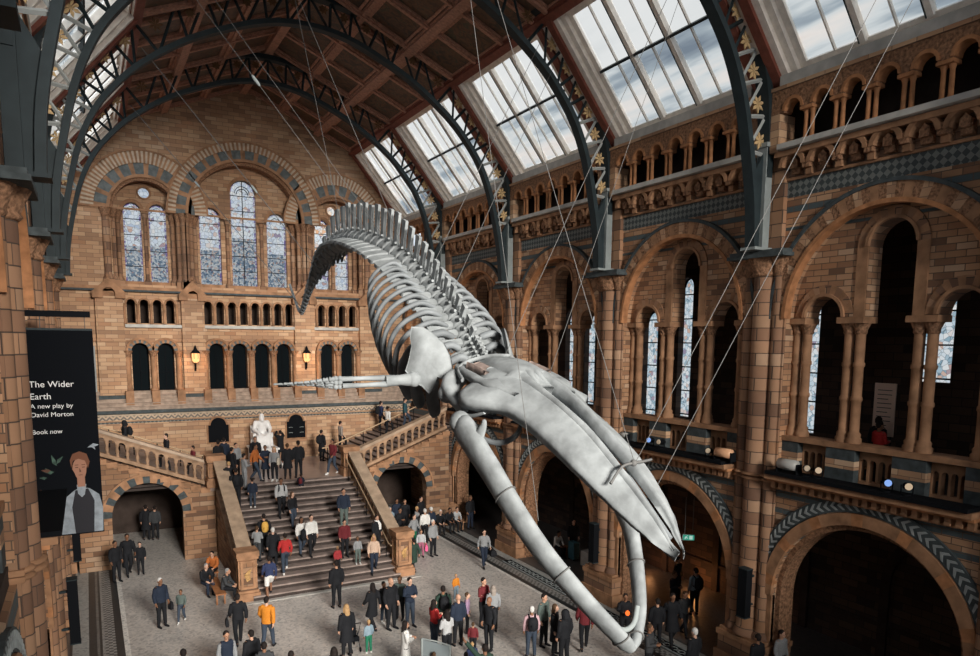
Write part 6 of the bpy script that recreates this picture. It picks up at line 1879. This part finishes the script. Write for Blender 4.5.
PEOPLE = [
    (1.79, 26.45, 0, 1.78, 30.0, 'stand', 'jacket', 'navy', 'black', 'short', 'white', 'bag', 'white-haired man in a dark jacket leading a small boy'),
    (2.45, 26.6, 0, 1.2, -20.0, 'walk', 'shirt', 'greygreen', 'jeans', 'short', 'brown', '', "small boy in a grey-green top holding the white-haired man's hand"),
    (3.61, 29.2, 0, 1.7, 20.0, 'sit', 'jacket', 'black', 'navy', 'short', 'grey', '', 'grey-haired visitor in black seated on the bench beside the left newel post'),
    (4.19, 28.14, 0, 1.7, 60.0, 'sit', 'jacket', 'darkgrey', 'black', 'short', 'grey', '', 'grey-haired visitor bending forward on the bench, nearest the left newel post'),
    (4.14, 30.81, 0, 1.7, -30.0, 'sit', 'jacket', 'orangeb', 'black', 'short', 'dark', '', 'seated visitor in an orange coat behind the bench sitters'),
    (3.87, 23.64, 0, 1.75, 180.0, 'walk', 'jacket', 'black', 'black', 'short', 'dark', 'bag', 'dark-clad visitor walking past the left newel post'),
    (4.62, 22.8, 0, 1.8, 150.0, 'walk', 'jacket', 'orange', 'jeans', 'short', 'dark', '', 'man in a bright orange jacket walking near the foot of the stairs'),
    (3.03, 20.58, 0, 1.78, 10.0, 'stand', 'vest', 'navy', 'black', 'short', 'dark', '', 'man in a dark body warmer over grey sleeves, bottom left of the hall'),
    (3.69, 20.47, 0, 1.72, 200.0, 'stand', 'jacket', 'black', 'black', 'short', 'dark', '', 'dark-haired visitor in a black jacket just below the orange jacket'),
    (3.85, 19.5, 0, 1.7, 170.0, 'stand', 'jacket', 'darkgrey', 'black', 'short', 'dark', '', 'dark-haired visitor cut off by the lower edge, in front of the orange jacket'),
    (1.83, 19.94, 0, 1.75, 180.0, 'stand', 'jacket', 'black', 'black', 'short', 'dark', '', 'lone dark head at the lower edge on the left side of the floor'),
    (7.7, 25.32, 0, 1.85, 185.0, 'stand', 'jacket', 'black', 'black', 'short', 'dark', '', 'man all in black standing alone at the foot of the stairs'),
    (6.71, 21.08, 0, 1.75, 190.0, 'stand', 'coat', 'black', 'black', 'long', 'blonde', '', 'long-haired blonde woman in a long black coat seen from behind'),
    (7.42, 21.03, 0, 1.12, 190.0, 'stand', 'shirt', 'bluegrey', 'vgreen', 'short', 'blonde', '', 'fair-haired toddler in a pale blue-grey top beside the woman in the long black coat'),
    (8.18, 22.73, 0, 1.7, 200.0, 'walk', 'coat', 'black', 'black', 'long', 'dark', '', 'woman in a swinging dark coat left of the bald man in black'),
    (8.77, 23.22, 0, 1.5, 20.0, 'stand', 'jacket', 'darkgrey', 'jeans', 'short', 'dark', '', 'short visitor in jeans half hidden behind the swinging dark coat'),
    (8.76, 22.52, 0, 1.85, 20.0, 'stand', 'jacket', 'black', 'black', 'bald', 'skin', '', 'broad bald man in a black jacket near the right newel post'),
    (9.38, 23.21, 0, 1.6, -40.0, 'stand', 'shirt', 'greygreen', 'black', 'short', 'brown', '', 'visitor peeping out behind the broad bald man'),
    (9.41, 22.37, 0, 1.8, 10.0, 'hold', 'jacket', 'navy', 'jeans', 'short', 'dark', '', 'man in a navy jacket and grey hood looking at his hands'),
    (7.88, 19.1, 0, 1.68, 80.0, 'hold', 'coat', 'white', 'darkgrey', 'long', 'dark', '', 'dark-haired woman in a white coat holding a phone near the glass panel'),
    (4.36, 18.57, 0, 1.7, 160.0, 'stand', 'jacket', 'darkgrey', 'black', 'short', 'dark', '', 'dark head at the lower edge, below the middle of the stairs'),
    (5.46, 18.31, 0, 1.68, 150.0, 'stand', 'coat', 'black', 'black', 'long', 'dark', '', 'curly dark-haired visitor at the lower edge left of the long black coat'),
    (9.39, 20.32, 0, 1.68, 100.0, 'hold', 'shirt', 'red', 'jeans', 'long', 'dark', '', 'dark-haired woman in a bright red top'),
    (9.38, 19.32, 0, 1.68, 190.0, 'hold', 'shirt', 'lightgrey', 'black', 'long', 'dark', '', 'dark-haired woman in a pale grey top seen from behind beside the red top'),
    (10.19, 20.15, 0, 1.78, 180.0, 'stand', 'jacket', 'navy', 'black', 'bald', 'skin', '', 'bald man in a navy coat with his back turned, middle of the central group'),
    (10.1, 21.12, 0, 1.78, 170.0, 'stand', 'jacket', 'green', 'black', 'short', 'dark', 'backpack', 'green-jacketed visitor with a big dark backpack behind the woman in red'),
    (10.94, 20.96, 0, 1.45, 60.0, 'stand', 'shirt', 'lilac', 'black', 'short', 'brown', '', 'girl in a lilac top and black trousers'),
    (12.02, 23.97, 0, 1.05, 10.0, 'stand', 'shirt', 'orange', 'bluegrey', 'short', 'blonde', '', 'little child in an orange and white top, furthest of the central group'),
    (11.68, 21.15, 0, 1.8, 20.0, 'hold', 'shirt', 'maroon', 'black', 'short', 'dark', '', 'man in a maroon sweater facing the bald man in a suit'),
    (11.77, 20.61, 0, 1.68, 160.0, 'stand', 'shirt', 'grey', 'black', 'long', 'greyb', '', 'grey-brown haired visitor close behind the maroon sweater'),
    (10.94, 19.4, 0, 1.8, -70.0, 'stand', 'jacket', 'black', 'black', 'bald', 'skin', '', 'bald man in a dark suit and white shirt talking to the maroon sweater'),
    (10.3, 19.32, 0, 1.1, 150.0, 'stand', 'shirt', 'maroon', 'black', 'short', 'brown', '', 'child in dark red at the feet of the bald man in a suit'),
    (9.51, 17.89, 0, 1.15, 170.0, 'stand', 'jacket', 'blue', 'black', 'short', 'blonde', '', 'blond child in a blue jacket at the lower edge'),
    (9.08, 16.33, 0, 1.78, 180.0, 'wave', 'jacket', 'green', 'black', 'short', 'dark', '', 'man in a green jacket raising his right arm at the lower edge'),
    (8.18, 17.7, 0, 1.2, 160.0, 'stand', 'shirt', 'maroon', 'black', 'short', 'brown', '', "child's head at the lower edge below the red top"),
    (8.88, 17.07, 0, 1.3, 160.0, 'stand', 'shirt', 'black', 'black', 'short', 'dark', '', 'dark head at the lower edge left of the raised arm'),
    (12.67, 18.82, 0, 1.8, 20.0, 'stand', 'jacket', 'greygreen', 'black', 'short', 'dark', '', 'dark-haired man facing the white-haired backpacker'),
    (11.83, 18.25, 0, 1.72, 160.0, 'stand', 'shirt', 'pink', 'jeans', 'short', 'white', 'backpack', 'white-haired visitor in a pink shirt with a big black backpack'),
    (12.6, 18.08, 0, 1.7, 40.0, 'stand', 'coat', 'black', 'black', 'long', 'brown', '', 'brown long-haired woman in a dark coat right of the backpacker'),
    (12.47, 17.34, 0, 1.8, 190.0, 'stand', 'jacket', 'black', 'black', 'hood', 'black', '', 'large hooded visitor in black seen from behind'),
    (13.68, 17.93, 0, 1.75, 150.0, 'walk', 'jacket', 'maroon', 'black', 'short', 'dark', '', 'walking visitor in dark trousers half hidden by the whale jaw'),
    (15.2, 17.74, 0, 1.72, -30.0, 'hold', 'jacket', 'black', 'black', 'short', 'dark', 'glowbag', 'visitor in black holding something glowing orange between the jaw bones'),
    (13.64, 29.61, 0, 1.75, 20.0, 'stand', 'jacket', 'grey', 'black', 'short', 'white', '', 'white-haired man in a light grey jacket by the right arch'),
    (13.09, 29.73, 0, 1.3, -20.0, 'stand', 'shirt', 'lightgrey', 'pinkd', 'short', 'brown', 'shopper', 'child with a large bright pink bag near the right newel post'),
    (14.2, 31.77, 0, 1.75, 180.0, 'stand', 'shirt', 'white', 'black', 'short', 'white', '', 'visitor in a white shirt outside the right arch'),
    (14.62, 31.96, 0, 1.75, 190.0, 'stand', 'jacket', 'navy', 'black', 'short', 'white', '', 'white-capped visitor in navy outside the right arch'),
    (13.38, 31.23, 0, 1.68, 30.0, 'walk', 'jacket', 'grey', 'vgreen', 'short', 'dark', '', 'visitor in vivid green trousers by the right newel post'),
    (12.45, 30.24, 0, 1.3, 0.0, 'stand', 'shirt', 'pinkw', 'black', 'short', 'dark', '', 'child in a pinkish white top just behind the right newel post'),
    (12.8, 32.92, 0, 1.75, 10.0, 'stand', 'jacket', 'bluegrey', 'black', 'short', 'grey', '', 'grey-haired man in a blue-grey shirt behind the sloping balustrade'),
    (13.24, 32.69, 0, 1.7, 20.0, 'hold', 'jacket', 'black', 'black', 'short', 'dark', '', 'dark visitor in the crowd at the left of the right arch'),
    (13.82, 34.53, 0, 1.75, 0.0, 'stand', 'jacket', 'navy', 'black', 'short', 'dark', '', 'left of two dark visitors inside the mouth of the right arch'),
    (14.2, 34.34, 0, 1.7, -10.0, 'stand', 'jacket', 'black', 'black', 'short', 'brown', '', 'right of two dark visitors inside the mouth of the right arch'),
    (15.11, 34.32, 0, 1.78, 20.0, 'stand', 'jacket', 'black', 'black', 'short', 'dark', '', 'dark visitor against the right edge of the arch opening'),
    (14.22, 32.8, 0, 1.65, 90.0, 'stand', 'shirt', 'lightgrey', 'bluegrey', 'short', 'blonde', '', 'fair visitor in a light top and pale jeans at the right arch'),
    (15.67, 33.12, 0, 1.7, -10.0, 'sit', 'jacket', 'black', 'black', 'short', 'white', '', 'white-capped visitor sitting against the wall right of the arch'),
    (16.26, 33.26, 0, 1.7, 0.0, 'sit', 'jacket', 'black', 'black', 'short', 'dark', '', 'dark visitor sitting between the two other wall sitters'),
    (16.68, 33.27, 0, 1.7, 5.0, 'sit', 'shirt', 'lightgrey', 'black', 'short', 'dark', '', 'visitor in a pale top sitting rightmost against the wall'),
    (17.44, 33.11, 0, 1.85, 15.0, 'stand', 'jacket', 'black', 'navy', 'short', 'brown', '', 'man in a dark jacket over a white shirt standing in the far right arch'),
    (14.96, 27.06, 0, 1.72, -10.0, 'walk', 'shirt', 'grey', 'navy', 'short', 'dark', 'holdall', 'young visitor in a grey hooded top walking with a black holdall'),
    (11.93, 27.87, 0, 1.5, 190.0, 'walk', 'coat', 'green', 'black', 'short', 'dark', '', 'visitor in a dark green coat passing just right of the right newel post'),
    (5.69, 27.39, 0.0, 1.75, 180.0, 'climb', 'shirt', 'blue', 'white', 'short', 'dark', 'shorts', 'man in a blue shirt and white shorts climbing the lowest steps'),
    (6.55, 28.38, 0.582, 1.72, 180.0, 'climb', 'shirt', 'red', 'jeans', 'short', 'dark', '', 'visitor in a red patterned top and jeans climbing the stairs'),
    (6.19, 28.88, 0.776, 1.68, 180.0, 'stand', 'coat', 'black', 'black', 'short', 'white', '', 'white-haired visitor in a long dark coat on the stairs'),
    (6.01, 29.68, 1.165, 1.7, 180.0, 'climb', 'jacket', 'black', 'black', 'short', 'dark', 'ybackpack', 'black-jacketed visitor with a yellow backpack on the left of the stairs'),
    (5.66, 29.36, 0.971, 1.5, 150.0, 'hold', 'shirt', 'grey', 'darkgrey', 'short', 'brown', '', 'visitor in a light grey top nearest the left stair balustrade'),
    (7.48, 29.41, 0.971, 1.65, 10.0, 'climb', 'shirt', 'white', 'jeans', 'long', 'dark', 'tote', 'woman in a white top with a pale tote coming down the stairs'),
    (7.82, 29.11, 0.971, 1.78, 10.0, 'climb', 'shirt', 'white', 'black', 'short', 'dark', 'coatarm', 'man in a white T-shirt carrying a dark coat down the stairs'),
    (9.71, 30.63, 1.553, 1.85, 0.0, 'stand', 'jacket', 'navy', 'greygreen', 'short', 'dark', '', 'tall man in a dark jacket alone on the right of the upper stairs'),
    (9.18, 28.91, 0.776, 1.65, 0.0, 'stand', 'jacket', 'maroon', 'black', 'short', 'dark', '', 'visitor in a dark red jacket directly below the tall dark man'),
    (8.67, 28.28, 0.388, 1.1, 10.0, 'stand', 'jacket', 'redw', 'black', 'short', 'blonde', '', 'child in a dark jacket and red scarf on the right of the stairs'),
    (9.56, 28.33, 0.582, 1.2, 0.0, 'stand', 'shirt', 'grey', 'greygreen', 'short', 'brown', '', "child in a grey top and green trousers holding the beige woman's hand"),
    (10.11, 27.89, 0.194, 1.7, -10.0, 'climb', 'shirt', 'beige', 'navy', 'long', 'blonde', '', 'fair woman in a beige sweater coming down by the right balustrade'),
    (10.68, 29.04, 0.776, 1.65, 20.0, 'stand', 'jacket', 'black', 'black', 'short', 'dark', 'scarf', 'visitor with a white scarf close to the right brass handrail'),
    (7.19, 31.62, 2.135, 1.78, 0.0, 'climb', 'shirt', 'lightgrey', 'black', 'short', 'dark', 'backpack', 'man in a pale grey hooded top walking down the upper stairs'),
    (7.52, 31.0, 1.747, 1.65, 30.0, 'climb', 'shirt', 'black', 'jeans', 'long', 'brown', '', 'brown-haired woman in black on the upper middle stairs'),
    (8.48, 33.23, 2.912, 1.1, 160.0, 'sit', 'jacket', 'navy', 'black', 'short', 'dark', 'rbackpack', 'crouching child with a dark red backpack at the top of the stairs'),
    (6.12, 32.43, 2.524, 1.35, 170.0, 'stand', 'jacket', 'navy', 'jeans', 'short', 'dark', '', 'child in a dark jacket and jeans at the upper left of the stairs'),
    (5.46, 32.6, 2.524, 1.85, 180.0, 'stand', 'jacket', 'black', 'black', 'short', 'dark', 'backpack', 'tall man with a black backpack at the upper left of the stairs'),
    (5.29, 33.28, 2.912, 1.65, 180.0, 'stand', 'jacket', 'black', 'jeans', 'short', 'blonde', '', 'fair-haired visitor half hidden left of the tall backpacker'),
    (6.04, 33.78, 3.106, 1.7, 100.0, 'hold', 'jacket', 'grey', 'grey', 'short', 'dark', '', 'visitor in a grey coat bending at the top left of the stairs'),
    (6.72, 34.67, 3.3, 1.78, 60.0, 'walk', 'jacket', 'orangeb', 'jeans', 'short', 'dark', '', 'man in an orange and brown jacket striding across the landing'),
    (7.25, 34.96, 3.3, 1.65, 0.0, 'hold', 'coat', 'navy', 'black', 'short', 'dark', '', 'girl in a dark dress in front of the statue block'),
    (7.52, 34.27, 3.3, 1.65, -30.0, 'stand', 'shirt', 'grey', 'black', 'long', 'blonde', 'tote', 'blonde visitor in grey with white shoes right of the dark dress'),
    (7.26, 37.36, 3.3, 1.78, -10.0, 'stand', 'jacket', 'black', 'black', 'short', 'dark', '', 'dark man behind the orange and brown jacket'),
    (6.15, 36.39, 3.3, 1.65, 20.0, 'stand', 'jacket', 'grey', 'black', 'short', 'dark', '', 'visitor in a grey jacket left of the orange and brown jacket'),
    (5.42, 37.06, 3.3, 1.75, 200.0, 'stand', 'jacket', 'black', 'black', 'short', 'dark', '', 'leftmost dark visitor on the landing'),
    (5.81, 37.78, 3.3, 1.75, 170.0, 'stand', 'jacket', 'navy', 'black', 'short', 'dark', '', 'dark visitor beside the leftmost one on the landing'),
    (5.67, 34.66, 3.3, 1.7, 120.0, 'stand', 'jacket', 'black', 'black', 'short', 'dark', '', 'visitor in a black and white jacket beside the left landing newel post'),
    (9.11, 39.89, 3.3, 1.72, 185.0, 'photo', 'coat', 'black', 'black', 'short', 'dark', '', 'visitor in a long dark coat raising a camera at the statue'),
    (8.19, 34.49, 3.3, 1.75, 175.0, 'stand', 'coat', 'black', 'black', 'short', 'brown', 'bag', 'left of the pair in black looking up on the landing'),
    (8.72, 34.5, 3.3, 1.85, 180.0, 'stand', 'jacket', 'black', 'black', 'short', 'dark', '', 'taller man of the pair in black on the landing'),
    (11.13, 38.88, 3.3, 1.75, 120.0, 'stand', 'coat', 'black', 'black', 'short', 'dark', 'backpack', 'visitor in a long black coat starting up the right side flight'),
    (12.26, 39.0, 3.728, 1.75, 100.0, 'climb', 'shirt', 'greyb', 'black', 'short', 'dark', '', 'visitor in a patterned top on the right side flight above the newel post'),
    (10.51, 34.79, 3.3, 1.78, -60.0, 'walk', 'jacket', 'maroon', 'jeans', 'short', 'dark', '', 'visitor in dark red and jeans stepping off the right side flight'),
    (14.84, 39.45, 4.725, 1.75, 100.0, 'climb', 'jacket', 'blue', 'black', 'short', 'dark', 'backpack', 'blue-jacketed visitor high on the right side flight'),
    (14.78, 38.18, 4.582, 1.7, 110.0, 'climb', 'shirt', 'white', 'black', 'short', 'dark', '', 'visitor in white beside the blue-jacketed one'),
    (15.58, 37.58, 5.01, 1.78, 80.0, 'climb', 'jacket', 'teal', 'jeans', 'short', 'dark', '', 'visitor in a dark teal coat topmost on the right side flight'),
    (1.33, 36.5, 4.582, 1.7, -80.0, 'climb', 'coat', 'black', 'black', 'hood', 'black', 'backpack', 'hooded dark visitor high on the left side flight'),
    (2.96, 35.4, 4.012, 1.7, -80.0, 'climb', 'jacket', 'black', 'black', 'short', 'dark', '', 'dark visitor low behind the left side balustrade'),
    (4.07, 35.4, 3.585, 1.5, -80.0, 'climb', 'jacket', 'maroon', 'black', 'short', 'dark', '', 'smallest head behind the left side balustrade near its newel post'),
    (1.07, 33.16, 0, 1.8, 10.0, 'walk', 'jacket', 'black', 'black', 'short', 'dark', '', 'man in an open dark jacket and white shirt in the left arch'),
    (0.59, 32.41, 0, 1.75, 30.0, 'stand', 'jacket', 'black', 'black', 'short', 'dark', 'bag', 'dark visitor at the left edge of the left arch'),
    (1.53, 33.07, 0, 1.4, 0.0, 'stand', 'jacket', 'black', 'black', 'short', 'dark', '', 'child beside the man with the open jacket in the left arch'),
    (2.14, 38.7, 0, 1.8, 170.0, 'stand', 'coat', 'black', 'black', 'short', 'dark', '', 'left of the two distant figures deep inside the left arch'),
    (2.53, 38.5, 0, 1.75, 180.0, 'stand', 'jacket', 'darkgrey', 'black', 'short', 'dark', '', 'right of the two distant figures deep inside the left arch'),
    (18.71, 26.77, 0, 1.7, 10.0, 'sit', 'shirt', 'white', 'black', 'short', 'dark', '', 'visitor in a white top sitting in the aisle behind the whale jaw'),
    (19.47, 26.55, 0, 1.78, -20.0, 'stand', 'jacket', 'black', 'black', 'short', 'dark', '', 'dark visitor standing with a teal suitcase in the aisle'),
    (19.66, 19.91, 0, 1.75, 20.0, 'stand', 'jacket', 'black', 'black', 'short', 'dark', '', 'dark visitor furthest back of the group under the exit sign'),
    (19.11, 18.45, 0, 1.8, 170.0, 'stand', 'shirt', 'bluegrey', 'black', 'short', 'dark', 'backpack', 'man in a blue-grey hooded top with a backpack under the exit sign'),
    (18.42, 18.82, 0, 1.68, 10.0, 'hold', 'jacket', 'black', 'black', 'short', 'brown', '', 'dark visitor between the furthest one and the tall dark coat'),
    (16.42, 16.81, 0, 1.82, -20.0, 'walk', 'coat', 'black', 'black', 'short', 'dark', '', 'tall visitor in a long dark coat stepping over the floor strip'),
    (17.37, 17.22, 0, 1.6, 0.0, 'walk', 'jacket', 'darkgrey', 'black', 'short', 'brown', '', 'young visitor in a pale shirt beside the tall dark coat'),
    (15.87, 16.93, 0, 1.7, 150.0, 'stand', 'jacket', 'black', 'black', 'short', 'dark', '', "dark visitor just right of the whale's right jaw bone"),
    (14.09, 15.32, 0, 1.75, 30.0, 'hold', 'jacket', 'darkgrey', 'black', 'short', 'brown', '', 'visitor in dark grey nearest the tip of the whale jaw'),
    (15.05, 14.47, 0, 1.75, 185.0, 'stand', 'jacket', 'black', 'black', 'short', 'white', '', 'white-haired visitor in black at the lower right'),
    (16.33, 13.29, 0, 1.75, 180.0, 'stand', 'jacket', 'black', 'black', 'short', 'dark', '', 'dark figure at the foot of the near right pier'),
    (17.29, 13.24, 0, 1.7, 0.0, 'stand', 'shirt', 'grey', 'black', 'short', 'dark', '', 'visitor in a light top inside the nearest right arch'),
    (18.2, 11.33, 6.3, 1.7, 70.0, 'hold', 'shirt', 'red', 'black', 'short', 'dark', '', 'visitor in a red top leaning behind the gallery balustrade'),
    (18.75, 11.71, 6.3, 1.75, 80.0, 'stand', 'jacket', 'black', 'black', 'short', 'dark', '', 'dark visitor standing behind the one in red on the gallery'),
]
SEATED_Z = {}
def bag_label(kind, lab):
    d = {'backpack': 'dark backpack on the back of the ', 'ybackpack': 'yellow backpack worn by the ', 'rbackpack': 'dark red backpack on the ', 'bag': 'dark bag at the side of the ', 'holdall': 'bulky black holdall of the ',
         'shopper': 'bright pink bag beside the ', 'tote': 'pale tote bag of the ', 'scarf': 'white scarf of the ', 'coatarm': 'dark coat on the arm of the ', 'glowbag': 'glowing orange toy of the '}[kind]
    w = (d + lab).split()
    return ' '.join(w[:16])
BAGL = {}
for i, (x, y, z, h, head, pose, top, topc, legc, hair, hairc, extra, lab) in enumerate(PEOPLE):
    facing_down = abs(head) < 60
    if pose == 'climb' and facing_down: pose = 'descend'
    sc = h / 1.74
    if 'crouching' in lab: pass
    o = link('person', lib(body_mesh, pose))
    o.material_slots[0].link = 'OBJECT'; o.material_slots[0].material = SK[(i * 7) % 4 if i % 5 else 3]
    o.location = (x, y, z + (.0 if pose != 'sit' else 0))
    o.rotation_euler = (0, 0, radians(head))
    o.scale = (sc * (1.08 if 'broad' in lab or 'large' in lab else 1), sc * (1.08 if 'broad' in lab or 'large' in lab else 1), sc)
    tag(o, lab, 'person', 'visitors')
    for s_ in (-1, 1): link('eye', lib(eye_mesh, pose, s_), o)
    for s_ in ('left_shoe', 'right_shoe'): dress('shoe', lib(cloth_mesh, pose, s_), o, pm('white' if ('white shoes' in lab or 'jeans' in lab or h < 1.3) else 'black'))
    dress('shorts' if extra == 'shorts' else 'trousers', lib(cloth_mesh, pose, 'shorts' if extra == 'shorts' else 'trousers'), o, pm(legc))
    nm = {'jacket': 'jacket', 'coat': 'coat', 'shirt': 'top', 'vest': 'waistcoat'}[top]
    dress(nm, lib(cloth_mesh, pose, top), o, pm(topc))
    if top == 'vest': dress('shirt', lib(cloth_mesh, pose, 'shirt'), o, pm('grey'))
    if hair != 'bald': dress('hood' if hair == 'hood' else 'hair', lib(hair_mesh, pose, hair), o, pm(hairc, True))
    if extra and extra != 'shorts':
        Mx = Matrix.Translation(o.location) @ Matrix.Rotation(radians(head), 4, 'Z') @ Matrix.Diagonal((sc, sc, sc, 1))
        core = lab.split(' with ')[0] if ('backpack' in lab or 'bag' in lab or 'holdall' in lab or 'coat down' in lab) and ' with ' in lab else lab
        bag_thing(extra, Mx, sc, pose, bag_label(extra, core))
